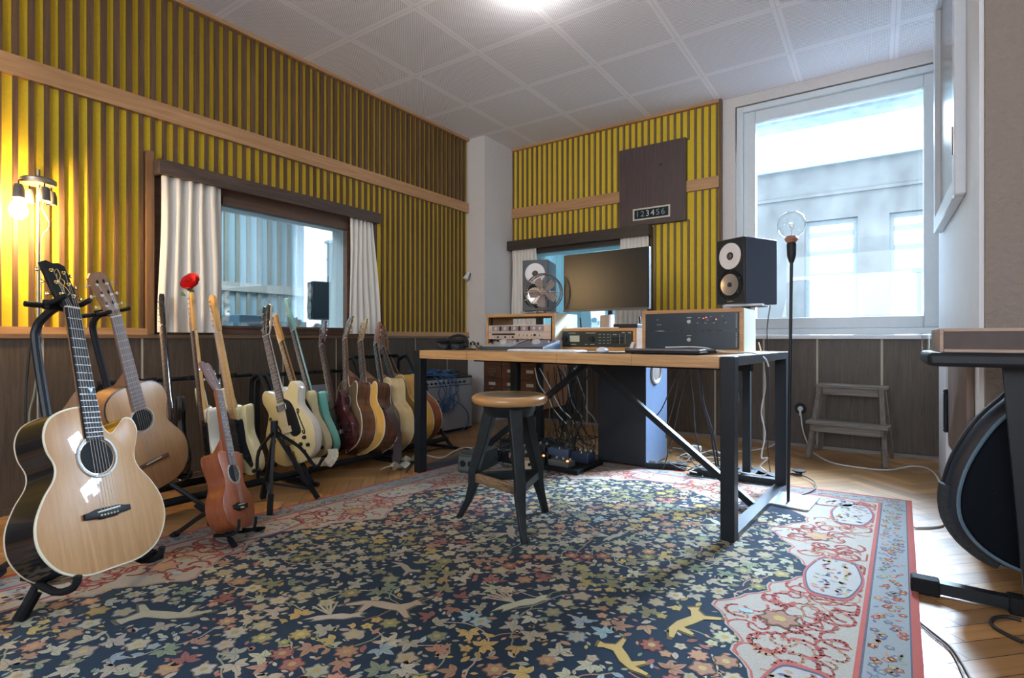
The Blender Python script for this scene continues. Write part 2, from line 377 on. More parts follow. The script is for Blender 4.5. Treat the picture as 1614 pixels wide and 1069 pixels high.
# control room windows ------------------------------------------------------------
PANE=glass('booth_glass',(.80,.90,.93),.22)
w1=bpy.data.objects.new('window_2',None); COL.objects.link(w1); w1['kind']='structure'
ring(MB(),1.40,2.96,.845,1.80,.30,-3.40,-3.352,'x').build('casing',FRW,w1) if 0 else None
mb=MB(); mb.box(-3.40,-3.352,1.345,1.72,.845,1.80).box(-3.40,-3.352,2.665,2.965,.845,1.80).box(-3.40,-3.352,1.72,2.665,.845,.898).box(-3.40,-3.352,1.72,2.665,1.648,1.80)
mb.build('casing',FRW,w1,bev=.002)
mb=MB().box(-3.352,-3.338,1.72,2.665,.885,.900).box(-3.352,-3.338,1.72,2.665,1.648,1.700); mb.build('window_frame',FRW,w1)
B(-3.42,-3.414,1.69,2.69,.875,1.665).build('pane',PANE,w1)
w2=bpy.data.objects.new('window_3',None); COL.objects.link(w2); w2['kind']='structure'
mb=MB().box(-3.14,-2.93,4.585,4.66,.84,1.80).box(-1.78,-1.655,4.585,4.66,.84,1.80).box(-2.93,-1.78,4.585,4.66,.84,.92).box(-2.93,-1.78,4.585,4.66,1.68,1.80); mb.build('casing',DKWX,w2)
B(-2.95,-1.76,4.70,4.706,.90,1.70).build('pane',PANE,w2)
# pelmets
p=thing('curtain_pelmet','dark stained wooden pelmet board above the large guitar-side window','pelmet',(-3.3,2.1,1.7))
def rel(o,mb): 
    L0=o.location
    mb.v=[q-L0 for q in mb.v]; return mb
def box_l(o,*a): return rel(o,B(*a))
rel(p,MB().box(-3.275,-3.25,1.33,2.91,1.728,1.808).box(-3.332,-3.275,1.33,1.352,1.728,1.808).box(-3.332,-3.275,2.888,2.91,1.728,1.808)).build('board',DKW,p,bev=.002)
rel(p,MB().cyl((-3.30,1.352,1.745),(-3.30,2.888,1.745),.006)).build('curtain_rail',BLK,p)
p2=thing('curtain_pelmet','dark stained wooden pelmet board above the narrow window behind the monitor','pelmet',(-2.4,4.5,1.72))
rel(p2,MB().box(-3.14,-1.645,4.49,4.515,1.715,1.81).box(-3.14,-3.12,4.515,4.584,1.715,1.81).box(-1.665,-1.645,4.515,4.584,1.715,1.81)).build('board',DKWX,p2,bev=.002)
rel(p2,MB().cyl((-3.12,4.54,1.73),(-1.665,4.54,1.73),.006)).build('curtain_rail',BLK,p2)
LIN=mat('white_linen',(.74,.70,.64),.9,var=.05,scale=200,bump=.1,spec=.2)
def curtain(label,a0,a1,b0,b1,z0,z1,pl,axis,folds,amp,seed):
    """a = top extent, b = bottom extent along the wall"""
    R=random.Random(seed); nx=folds*10; nz=14; vs=[]; ph=[R.uniform(-.4,.4) for _ in range(folds+2)]
    for s_ in (0,1):
        for j in range(nz+1):
            t=j/nz
            for i in range(nx+1):
                u=i/nx; k=u*folds; e=ph[int(k)]*(1-(k%1))+ph[int(k)+1]*(k%1)
                wv=math.sin(2*PI*(k+e*.4+.1*math.sin(3*t+seed)))*amp*(.75+.35*t)*(.7+.5*abs(e))
                al=(a0+(a1-a0)*u)*(1-t)+(b0+(b1-b0)*u)*t+.006*math.sin(5*t+k)
                d=pl+wv+s_*.003; z=z1+(z0-z1)*t
                vs.append((d,al,z) if axis=='x' else (al,d,z))
    q=(nx+1)*(nz+1); fs=[]
    for j in range(nz):
        for i in range(nx):
            a=j*(nx+1)+i; fs+=[(a,a+1,a+nx+2,a+nx+1),(q+a,q+a+nx+1,q+a+nx+2,q+a+1)]
    for j in range(nz):
        for i in (0,nx): a=j*(nx+1)+i; fs.append((a,a+nx+1,q+a+nx+1,q+a))
    for i in range(nx):
        for a in (i,nz*(nx+1)+i): fs.append((a,a+1,q+a+1,q+a))
    o=MB().add(vs,fs).build('curtain',LIN,ang=80); return tag(o,label,'curtain')
curtain('white linen curtain gathered in deep folds at the left of the large window',1.365,1.70,1.352,1.695,.855,1.735,-3.307,'x',5,.018,3)
curtain('white linen curtain hanging at the right side of the large window',2.66,2.88,2.65,2.955,.855,1.735,-3.307,'x',5,.014,5)
curtain('white curtain behind the left studio monitor at the narrow window',-3.115,-2.83,-3.115,-2.80,.86,1.725,4.552,'y',7,.012,8)
curtain('white curtain behind the right end of the computer screen',-1.93,-1.67,-1.98,-1.67,.86,1.725,4.552,'y',7,.012,9)
# rooms seen through the two interior windows
BW=mat('booth_wall',(.38,.45,.48),.9,var=.04); BG=mat('booth_green_drape',(.05,.085,.07),.9,var=.2,scale=20,stretch=(1,6,.3))
bo=struct('wall_far',B(-6.2,-6.1,-.4,4.7,0,2.7),BW)
struct('wall_far_end',B(-6.1,-3.6,-.4,-.3,0,2.7),BW); struct('wall_far_side',B(-6.1,-3.6,4.6,4.7,0,2.7),BW); struct('ceiling',B(-6.2,-3.6,-.4,4.7,2.7,2.8),BW); struct('floor',B(-6.2,-3.605,-.4,4.7,-.1,0),BW)
mb=MB()
for i in range(26): mb.box(-6.1,-6.07,1.2+i*.13,1.24+i*.13,.0,2.3)
mb.build('slats',mat('booth_slats',(.30,.26,.21),.8),bo)
B(-6.07,-6.05,.2,4.4,1.36,1.46).build('cross_board',mat('booth_board',(.5,.4,.34),.8),bo)
o=MB()
vs=[];
for i in range(41): 
    y=2.84+i*.0125*1.0; vs+=[(-3.72+.03*math.sin(i*.9)-.05*0,y,.3),(-3.72+.02*math.sin(i*.9),y+.04,2.3),]
for i in range(41):
    y=2.84+i*.0125; vs+=[(-3.725+.03*math.sin(i*.9),y,.3),(-3.725+.02*math.sin(i*.9),y+.04,2.3)]
fs=[(2*i,2*i+2,2*i+3,2*i+1) for i in range(40)]+[(82+2*i,82+2*i+1,82+2*i+3,82+2*i+2) for i in range(40)]
tag(o.add(vs,fs).build('curtain',BG,ang=80),'dark green drape behind the glass at the right of the large window','curtain')
t=thing('monitor_speaker','black speaker on a pole seen through the large window glass','speaker',(-4.05,3.05,0),.2)
MB().box(-.12,.12,-.13,.13,.99,1.37).build('cabinet',BLKP,t,bev=.008); MB().cyl((0,0,.02),(0,0,.99),.022).build('pole',BLK,t); MB().box(-.15,.15,-.15,.15,0,.02).build('base_plate',BLK,t)
t=thing('mixing_desk','grey desk with boxes of gear behind the large window glass','desk',(-4.6,1.9,0))
MB().box(-.35,.35,-.6,1.3,.70,.74).build('desk_top',mat('desk_grey',(.20,.22,.24),.5),t); [MB().box(-.3,.3,q,q+.05,0,.70).build('leg',BLK,t) for q in (-.55,1.2)]
for i,(yy,h,cc) in enumerate(((-.4,.22,(.06,.09,.12)),(.05,.12,(.3,.28,.2)),(.5,.28,(.12,.2,.26)),(.95,.15,(.16,.16,.1)))): MB().box(-.2,.2,yy,yy+.32,.74,.74+h).build('rack_unit',mat('gear%d'%i,cc,.5),t,bev=.006)
struct('wall_annex',MB().box(-3.6,-1.45,6.6,6.7,0,2.6).box(-3.7,-3.6,4.95,6.7,0,2.6).box(-1.45,-1.41,4.95,6.6,0,2.6).box(-3.7,-1.41,4.95,6.7,2.6,2.65).box(-3.7,-1.41,4.95,6.7,-.05,0),mat('annex_wall',(.30,.42,.46),.9,var=.05,scale=6))
# the house across the yard ---------------------------------------------------------
CON=mat('weathered_render',(.125,.135,.14),.95,var=.45,scale=2.2,bump=.5,stretch=(1,1,.6))
h=thing('neighbouring_building','weathered grey rendered building with tall windows seen across the yard','building',(0,11,0))
wz=lambda px,py: onY(px,py,11)
a=wz(1268,350); b_=wz(1352,345); c_=wz(1402,337); ztop=wz(1300,262).z; zb=a.z
wx=[(-3.9,-2.9),(a.x,b_.x),(c_.x,c_.x+(b_.x-a.x)),(c_.x+1.7,c_.x+2.7),(c_.x+3.2,c_.x+4.2)]
mb=holed('y',11,11.5,-8,8,-4,ztop,[(q0,q1,-.6,a.z) for q0,q1 in wx]); rel(h,mb).build('wall',CON,h)
rel(h,MB().box(-8,8,10.9,11.5,ztop,ztop+.09)).build('parapet',mat('parapet_grey',(.22,.27,.30),.9,var=.2,scale=5),h)
rel(h,MB().box(-8,8,10.96,11,a.z+.42,a.z+.47)).build('string_course',CON,h)
SHP=mat('outside_pane_reflection',(.8,.84,.86),.12,var=.05)  # near-white colour stands in for sky reflected in the panes
FG=mat('outside_frame',(.17,.21,.23),.6)
for q0,q1 in wx:
    zz=wz(1300,432).z
    f=rel(h,ring(MB(),q0,q1,-.6,a.z,.07,11.12,11.2).box(q0+.07,q1-.07,11.12,11.2,zz-.05,zz+.03).box(q0+(q1-q0)*.5-.03,q0+(q1-q0)*.5+.03,11.13,11.2,-.53,zz-.05)).build('window',FG,h)
    rel(h,MB().box(q0+.07,q1-.07,11.16,11.17,-.53,a.z-.07)).build('pane',SHP,f)
    bl=MB()  # grey bars stand in for bands reflected in the panes
    for k in range(3): bl.box(q0+.07,q1-.07,11.10,11.13,zz+.35+k*.33,zz+.43+k*.33)
    rel(h,bl).build('reflection_band',FG,f)
o=tag(MB().box(-1.4,.7,5.02,5.30,2.64,2.80).build('roof_eave',mat('eave_grey',(.33,.40,.43),.9,var=.3,scale=12),bev=.02),'grey eave jutting out above the bright window','eave')
tag(MB().box(-12,12,4.96,14,-4.1,-4).build('courtyard',CON),None,None,None,'structure')
# numbered lamp panel on the slatted wall
t=thing('number_panel','brown square panel with a small black strip numbered 1 to 6','panel',(-1.6445,4.585,1.82))
MB().box(-.2985,.2985,-.025,.028,0,.70).build('panel_board',wood('panel_brown',(.055,.035,.034),(.10,.066,.062),'z',.5,2),t,bev=.002)
f=ring(MB(),-.167,.167,.045,.150,.013,-.034,-.0255).build('display_frame',mat('cream_frame',(.62,.58,.48),.5),t)
B(-.153,.153,-.030,-.0255,.058,.137).build('display',mat('display_black',(.005,.02,.028),.25),f)
DG=mat('numeral_white',(.62,.62,.55),.5)
for i,ch in enumerate('123456'): text(ch,.072,DG if i in(2,3) else mat('numeral_dim',(.26,.30,.30),.5),f,Matrix.Translation((-.125+i*.046,-.0310,.0975))@FRONT,'numeral')
B(.075,.092,-.028,-.0255,.50,.515).build('screw_hole',BLKP,t)
# ================================================================ THE RUG
rR=random.Random(11)
FLc,FRc,NRc,NLc=Vector((-2.20,3.22)),Vector((.135,3.35)),Vector((.03,-.7)),Vector((-2.60,-.7)); RW,RH=2.45,4.0
def rp(u,v):
    a=u/RW; b=v/RH; p=(NLc*(1-a)+NRc*a)*(1-b)+(FLc*(1-a)+FRc*a)*b
    return p.x,p.y
rug=MB(); lz=[0]
NAVY=(.010,.022,.040); CREAM=(.42,.38,.27); RED=(.36,.085,.065); GUARD=(.22,.235,.235); BCR=(.32,.285,.235); SAGE=(.24,.27,.17); SALM=(.40,.22,.14); GOLDC=(.46,.33,.12); ICE=(.30,.38,.38); ROSE=(.33,.13,.10); BEI=(.42,.36,.27)
def jit(c,a=.18):
    t=rR.uniform(1-a,1+a); return tuple(min(.8,.82*x*t*rR.uniform(.94,1.06)) for x in c)
def poly(pts,z,c): 
    vs=[(*rp(u,v),z) for u,v in pts]; rug.add(vs,[tuple(range(len(vs)))],c=c)
T0=.007
x0,x1,y0,y1=0,RW,0,RH
rug.add([(*rp(*p),z) for z in(.0,T0) for p in((0,0),(RW,0),(RW,RH),(0,RH))],[(3,2,1,0),(4,5,6,7),(0,1,5,4),(1,2,6,5),(2,3,7,6),(3,0,4,7)],c=RED)
def rect(m,z,c): poly([(m,m),(RW-m,m),(RW-m,RH-m),(m,RH-m)],z,c)
rect(.022,T0+.0003,(.08,.09,.12)); rect(.026,T0+.0006,GUARD); rect(.122,T0+.0009,(.09,.08,.10)); rect(.128,T0+.0012,RED); rect(.140,T0+.0015,BCR)
def edge_pt(s_,t,d):   # side, running metre, distance from the rug edge
    return {0:(t,d),1:(RW-d,t),2:(t,RH-d),3:(d,t)}[s_]
def blob(cu,cv,ru,rv,z,c,n=10,ang=0,lobes=0,la=.2,ph=0):
    pts=[]
    for i in range(n):
        a=2*PI*i/n; r=1+la*math.cos(lobes*a+ph) if lobes else 1
        x=math.cos(a)*ru*r; y=math.sin(a)*rv*r; pts.append((cu+x*math.cos(ang)-y*math.sin(ang),cv+x*math.sin(ang)+y*math.cos(ang)))
    poly(pts,z,c)
def leaf(u,v,a,l,wd,c,z,vein=True):
    k=(math.cos(a),math.sin(a)); f=lambda s_,t:(u+k[0]*s_*l-k[1]*t*wd,v+k[1]*s_*l+k[0]*t*wd)
    poly([f(0,0),f(.25,.42),f(.55,.5),f(.8,.28),f(1,0),f(.8,-.28),f(.55,-.5),f(.25,-.42)],z,c)
    if vein: poly([f(.05,.03),f(.85,.02),f(.85,-.02),f(.05,-.03)],z+.0004,tuple(x*.42 for x in c))
def stroke(pts,wd,z,c):
    lz[0]+=1; z+=(lz[0]%97)*2.2e-6
    for a,b in zip(pts,pts[1:]):
        d=Vector(b)-Vector(a)
        if d.length<1e-6: continue
        n_=Vector((-d.y,d.x)).normalized()*wd/2; e=d.normalized()*wd*.2
        poly([tuple(Vector(a)-e+n_),tuple(Vector(a)-e-n_),tuple(Vector(b)+e-n_),tuple(Vector(b)+e+n_)],z,c)
def flower(u,v,r,c,z,n=5):
    p0=rR.uniform(0,6)
    blob(u,v,r*1.02,r*1.02,z,tuple(x*.35 for x in c),n*4,0,n,.16,p0)
    blob(u,v,r*.86,r*.86,z+.0004,c,n*4,0,n,.2,p0)
    blob(u,v,r*.36,r*.36,z+.0008,jit(GOLDC if c is not GOLDC else RED),6)
# main border: scalloped inner edge, red arabesques, cartouches
def scal(t,s_): 
    L_=RW if s_ in(0,2) else RH; k=max(2,round(L_/.80)); ph=(t/L_*k)%1
    return .40+.085*math.cos(2*PI*ph)+.022*math.cos(6*PI*ph)+.012*math.cos(14*PI*ph)
def inner(off,nn=90):
    pts=[]
    for s_,(a,b) in enumerate(((.56,RW-.56),(.56,RH-.56),(RW-.56,.56),(RH-.56,.56))):
        for i in range(nn+1):
            t=a+(b-a)*i/nn; pts.append(edge_pt(s_,t,scal(t,s_)+off))
    return pts
cxy=(RW/2,RH/2)
def fan(off,z,c):
    from mathutils.geometry import tessellate_polygon as tp_
    P_=inner(off); vs=[Vector((*rp(u,v),z)) for u,v in P_]; fs=[]
    for a,b,d in tp_([vs]):
        A_=(vs[b]-vs[a]).cross(vs[d]-vs[a]).z
        if abs(A_)>1e-9: fs.append((a,b,d) if A_>0 else (a,d,b))
    rug.add(vs,fs,c=c)
fan(-.008,T0+.0018,RED); fan(-.002,T0+.0021,(.30,.27,.22)); fan(.004,T0+.0024,NAVY)
for s_ in range(4):
    L_=RW if s_ in(0,2) else RH; k=max(2,round(L_/.80))
    t=.16
    while t<L_-.16:      # red arabesques
        for q in range(2):
            d=rR.uniform(.17,scal(t,s_)-.05); a=rR.uniform(0,6.28); r=rR.uniform(.012,.035); pts=[]
            for i in range(7): pts.append(edge_pt(s_,t+math.cos(a+i*.55)*r*(1+.12*i),d+math.sin(a+i*.55)*r*(1+.12*i)))
            pts=[(min(max(u,.15),RW-.15),min(max(v,.15),RH-.15)) for u,v in pts]
            stroke(pts,rR.uniform(.006,.012),T0+.0017,jit(RED if rR.random()<.8 else SALM))
        t+=.014
    for j in range(k):
        tc=(j+.5)*L_/k; 
        for sc_,z_,c_ in((1.0,.0026,RED),(.93,.0029,(.06,.07,.12)),(.88,.0032,(.33,.31,.28))):
            pts=[]
            for i in range(40):
                a=2*PI*i/40; e=4; r=(abs(math.cos(a))**e+abs(math.sin(a))**e)**(-1/e)
                pts.append(edge_pt(s_,tc+math.cos(a)*r*.185*sc_,.235+math.sin(a)*r*.082*sc_*(1+.10*math.cos(4*a))))
            poly(pts,T0+z_,c_)
        for q in range(60):
            u,v=edge_pt(s_,tc+rR.uniform(-.15,.15),.235+rR.uniform(-.055,.055))
            (leaf(u,v,rR.uniform(0,6),rR.uniform(.018,.03),.012,jit(rR.choice([SALM,SAGE,ROSE,(.12,.12,.2),GOLDC])),T0+.0035,False))
        tq=j*L_/k      # palmette in the lobes
        if .3<tq<L_-.3:
            u,v=edge_pt(s_,tq,.33); flower(u,v,.05,jit(SALM),T0+.0027,7); u,v=edge_pt(s_,tq,.42); blob(u,v,.022,.014,T0+.0029,jit(ICE),8)
    t=.05
    while t<L_-.05:      # guard band
        u,v=edge_pt(s_,t,.074+rR.uniform(-.036,.036)); c_=jit(rR.choice([ROSE,RED,(.13,.13,.22),SAGE,SALM,(.16,.2,.26)]))
        if rR.random()<.45: flower(u,v,.011,c_,T0+.0007,5)
        else: leaf(u,v,rR.uniform(0,6),.022,.009,c_,T0+.0008,False)
        t+=.0075
# field: dense leaves and blossom
def incl(u,v,m=.012):
    d=min((v,0,u),(RW-u,1,v),(RH-v,2,u),(u,3,v))
    for dd,s_,t in ((v,0,u),(RW-u,1,v),(RH-v,2,u),(u,3,v)):
        if dd<scal(t,s_)+m: return False
    if min(u,RW-u)<.56+m and min(v,RH-v)<.56+m: return False
    return True
OLV=(.26,.24,.12)
PALS=[[CREAM,BEI,CREAM,OLV,SAGE],[GOLDC,CREAM,OLV,BEI],[SALM,ROSE,BEI,CREAM],[ICE,CREAM,SAGE,BEI],[BEI,SALM,CREAM,GOLDC]]
occ={}
def free(u,v,r):
    i,j=int(u/.04),int(v/.04)
    for a in(-1,0,1):
        for b in(-1,0,1):
            for (x,y,q) in occ.get((i+a,j+b),()):
                if (x-u)**2+(y-v)**2<(r+q)**2: return False
    return True
def put(u,v,r): occ.setdefault((int(u/.04),int(v/.04)),[]).append((u,v,r))
zf=T0+.0032
# animals and birds woven among the leaves
def animal(u,v,a,s_,c,kind):
    bird=[(0,0),(.3,.12),(.55,.10),(.75,.25),(.9,.22),(.82,.08),(.95,-.02),(.7,-.05),(.45,-.2),(.1,-.22),(-.35,-.42),(-.3,-.28),(-.6,-.35),(-.3,-.1)]
    deer=[(-.6,.05),(-.2,.15),(.25,.12),(.45,.3),(.5,.45),(.62,.38),(.75,.28),(.6,.2),(.5,-.05),(.75,-.35),(.65,-.4),(.35,-.15),(.0,-.15),(-.3,-.12),(-.35,-.45),(-.45,-.45),(-.5,-.12),(-.85,-.3),(-.9,-.22)]
    P_=[(u+(x*math.cos(a)-y*math.sin(a))*s_,v+(x*math.sin(a)+y*math.cos(a))*s_) for x,y in(bird if kind else deer)]
    poly(P_,zf+.0008,c); P2=[(u+(p-u)*1.12,v+(q-v)*1.12) for p,q in P_]; poly(P2,zf,tuple(x*.3 for x in c))
    for x,y in P_: put(x,y,.012)
    put(u,v,s_*.4)
    if kind:
        for k in range(5): 
            b=a+PI*.55+k*.22; stroke([(u,v),(u+math.cos(b)*s_*.8,v+math.sin(b)*s_*.8)],.007,zf+.0012,jit(CREAM))
for (px,py,a,s_,c,k) in ((610,960,.3,.13,BEI,0),(255,975,-2.6,.14,CREAM,0),(520,975,.5,.10,CREAM,1),(810,955,.8,.12,CREAM,1),(1085,985,1.2,.12,GOLDC,0),(980,1040,2.4,.10,GOLDC,0),(960,850,1.1,.09,CREAM,1),(800,845,2.0,.11,BEI,1),(640,900,-.4,.08,BEI,0),(1130,830,2.2,.09,CREAM,1)):
    g=onZ(px,py,0); # invert the bilinear map numerically
    u,v=1.2,2.
    for _ in range(30):
        x,y=rp(u,v); u-=(x-g.x)*1.02; v-=(y-g.y)*.98
    animal(u,v,a,s_,jit(c),k)
nz_=lambda u,v: math.sin(u*5.1+1.3*math.sin(v*3.3))+math.sin(v*4.3+2*math.sin(u*2.2)+1)
for _ in range(170):     # branching vines
    u,v=rR.uniform(.4,RW-.4),rR.uniform(.4,RH-.4); a=rR.uniform(0,6.28); pts=[(u,v)]
    for i in range(12):
        a+=rR.uniform(-.5,.5); u+=math.cos(a)*.022; v+=math.sin(a)*.022
        if not incl(u,v): break
        pts.append((u,v))
    if len(pts)>3: stroke(pts,.0045,T0+.0027,jit(rR.choice([BEI,SALM,SAGE])))
for tries,r in ((5000,.031),(15000,.020)):
    for _ in range(tries):
        u,v=rR.uniform(.35,RW-.35),rR.uniform(.35,RH-.35)
        if not incl(u,v,r) or not free(u,v,r): continue
        put(u,v,r*.68); pal=PALS[int((nz_(u,v)+2)/4*4.99)%5]; c=jit(rR.choice(pal))
        if r>.02:
            if rR.random()<.42: flower(u,v,r*rR.uniform(.75,1.0),c,zf,rR.choice([5,6,8]))
            else:
                n_=rR.choice([3,5,5]); a0=rR.uniform(0,6)
                for i in range(n_): 
                    b=a0+(i-(n_-1)/2)*.95; leaf(u-math.cos(a0)*r*.5,v-math.sin(a0)*r*.5,b,r*(1.55 if i==(n_-1)//2 else 1.15),r*.62,c,zf+.0001*i)
        else:
            if rR.random()<.25: flower(u,v,r*.8,c,zf,5)
            else: leaf(u-r*.6,v,rR.uniform(0,6),r*1.7,r*.8,c,zf+.0001,True)
for _ in range(16000):
    u,v=rR.uniform(.35,RW-.35),rR.uniform(.35,RH-.35)
    if incl(u,v,.008) and free(u,v,.0085):
        put(u,v,.007); leaf(u,v,rR.uniform(0,6),.021,.010,jit(rR.choice(PALS[int((nz_(u,v)+2)/4*4.99)%5]),.25),zf,False)
wm=vcol('woven_wool',.95,.38,420,.5,spec=.1)
wb_=wm.node_tree.nodes['Principled BSDF']; wb_.inputs['Sheen Weight'].default_value=.10; wb_.inputs['Sheen Roughness'].default_value=.4; wb_.inputs['Sheen Tint'].default_value=(.9,.95,1,1)
ro=rug.build('oriental_rug',vcol('woven_wool',.95,.38,420,.5,spec=.1),cols=True)
tag(ro,'large oriental rug with a navy floral field and a red and cream border','rug')
# ================================================================ GUITARS
SPR=wood('spruce_top',(.34,.165,.065),(.47,.26,.115),'z',.4,1.5,coat=.35,bump=.02,fine=1.5)
CED=wood('cedar_top',(.37,.185,.075),(.50,.28,.13),'z',.4,1.5,bump=.03)
MAH=wood('mahogany',(.22,.055,.022),(.38,.115,.045),'z',.3,1.2,coat=.3,bump=.03)
ROS=wood('rosewood_side',(.055,.022,.014),(.17,.075,.04),'z',.25,1.2,coat=.5,bump=.02)
EBO=mat('ebony',(.012,.012,.013),.6,var=.3,spec=.2)
FBR=wood('rosewood_board',(.045,.025,.018),(.10,.06,.045),'z',.5)
MAP=wood('maple_neck',(.58,.32,.10),(.72,.44,.17),'z',.3,coat=.4,bump=.02)
NKB=wood('mahogany_neck',(.20,.10,.05),(.32,.18,.10),'z',.4)
PEARL=mat('ivory_binding',(.62,.56,.42),.35,var=.05)
STR=mat('string_steel',(.40,.38,.36),.45,metal=1,var=.05)
HOLE=mat('soundhole_dark',(.006,.007,.008),.9,var=.1)
def gloss(n,c,**k): return mat(n,c,.14,coat=.9,var=.03,**k)
OUT={
'jumbo':[(0,0),(.09,.003),(.16,.035),(.203,.10),(.205,.17),(.175,.235),(.138,.285),(.130,.325),(.148,.375),(.158,.41),(.146,.445),(.118,.452),(.088,.425),(.060,.405),(.040,.425),(.028,.475),(0,.492),(-.06,.49),(-.12,.465),(-.146,.42),(-.146,.37),(-.130,.325),(-.138,.285),(-.175,.235),(-.205,.17),(-.203,.10),(-.16,.035),(-.09,.003)],
'classic':[(0,0),(.09,.006),(.155,.045),(.185,.115),(.178,.19),(.14,.25),(.118,.29),(.125,.335),(.142,.385),(.13,.44),(.085,.475),(.03,.483),(0,.484)],
'dread':[(0,0),(.10,.005),(.17,.045),(.197,.12),(.185,.20),(.15,.26),(.136,.305),(.143,.355),(.146,.41),(.13,.465),(.08,.495),(.03,.5),(0,.5)],
'cut':[(0,0),(.10,.005),(.17,.045),(.195,.12),(.18,.20),(.145,.26),(.135,.305),(.148,.355),(.150,.40),(.125,.43),(.085,.42),(.05,.42),(.032,.46),(.028,.50),(0,.50),(-.08,.495),(-.13,.465),(-.146,.41),(-.143,.355),(-.136,.305),(-.15,.26),(-.185,.20),(-.197,.12),(-.17,.045),(-.10,.005)],
'uke':[(0,0),(.05,.003),(.092,.03),(.108,.075),(.098,.125),(.072,.165),(.065,.195),(.076,.235),(.084,.270),(.080,.300),(.060,.312),(.03,.312),(0,.313)],
'semi':[(0,0),(.09,.004),(.165,.045),(.203,.12),(.198,.20),(.155,.27),(.132,.315),(.142,.355),(.158,.395),(.150,.435),(.115,.455),(.075,.43),(.045,.40),(.03,.41),(.028,.44),(0,.45),(-.028,.44),(-.03,.41),(-.045,.40),(-.075,.43),(-.115,.455),(-.150,.435),(-.158,.395),(-.142,.355),(-.132,.315),(-.155,.27),(-.198,.20),(-.203,.12),(-.165,.045),(-.09,.004)],
'strat':[(0,0),(.08,.006),(.14,.045),(.155,.10),(.135,.17),(.112,.22),(.112,.27),(.13,.33),(.138,.375),(.115,.385),(.075,.36),(.045,.325),(.032,.33),(.03,.36),(0,.37),(-.03,.37),(-.05,.355),(-.08,.375),(-.10,.42),(-.125,.45),(-.148,.435),(-.150,.38),(-.132,.31),(-.120,.25),(-.132,.19),(-.158,.13),(-.162,.07),(-.125,.02),(-.06,.002)],
'tele':[(0,0),(.09,.004),(.15,.04),(.165,.10),(.148,.16),(.122,.215),(.118,.26),(.135,.315),(.145,.36),(.125,.385),(.09,.37),(.05,.335),(.033,.34),(.03,.38),(0,.395),(-.03,.395),(-.08,.405),(-.128,.395),(-.150,.35),(-.148,.30),(-.122,.245),(-.125,.20),(-.152,.15),(-.165,.10),(-.15,.04),(-.09,.004)],
'sg':[(0,0),(.09,.004),(.15,.04),(.17,.105),(.15,.17),(.118,.22),(.11,.27),(.12,.32),(.115,.36),(.09,.375),(.06,.34),(.035,.31),(.03,.34),(0,.36),(-.03,.36),(-.06,.37),(-.11,.37),(-.135,.33),(-.12,.27),(-.118,.22),(-.15,.17),(-.17,.105),(-.15,.04),(-.09,.004)],
'bass':[(0,0),(.08,.006),(.135,.045),(.155,.10),(.13,.17),(.108,.22),(.112,.28),(.135,.35),(.14,.40),(.11,.405),(.07,.37),(.04,.34),(.03,.36),(0,.38),(-.03,.38),(-.06,.38),(-.09,.42),(-.12,.48),(-.145,.47),(-.145,.40),(-.125,.32),(-.115,.25),(-.13,.19),(-.155,.13),(-.16,.07),(-.12,.02),(-.06,.002)],
}
def mir(o):
    if min(p[0] for p in o)<-.01: return o
    return o+[(-x,z) for x,z in reversed(o[1:-1])]
HEADS={'paddle':[(-.022,0),(-.036,.045),(-.038,.165),(-.02,.175),(0,.168),(.02,.175),(.038,.165),(.036,.045),(.022,0)],
'flare':[(-.020,0),(-.034,.04),(-.040,.165),(-.022,.185),(.022,.185),(.040,.165),(.034,.04),(.020,0)],
'book':[(-.021,0),(-.032,.03),(-.038,.10),(-.042,.17),(-.022,.185),(0,.172),(.022,.185),(.042,.17),(.038,.10),(.032,.03),(.021,0)],
'fender':[(-.021,0),(-.034,.02),(-.040,.05),(-.040,.15),(-.030,.178),(-.010,.185),(.012,.175),(.020,.150),(.012,.125),(.016,.10),(.022,.07),(.024,.03),(.021,0)],
'crown':[(-.016,0),(-.028,.035),(-.034,.13),(-.020,.142),(0,.135),(.020,.142),(.034,.13),(.028,.035),(.016,0)]}
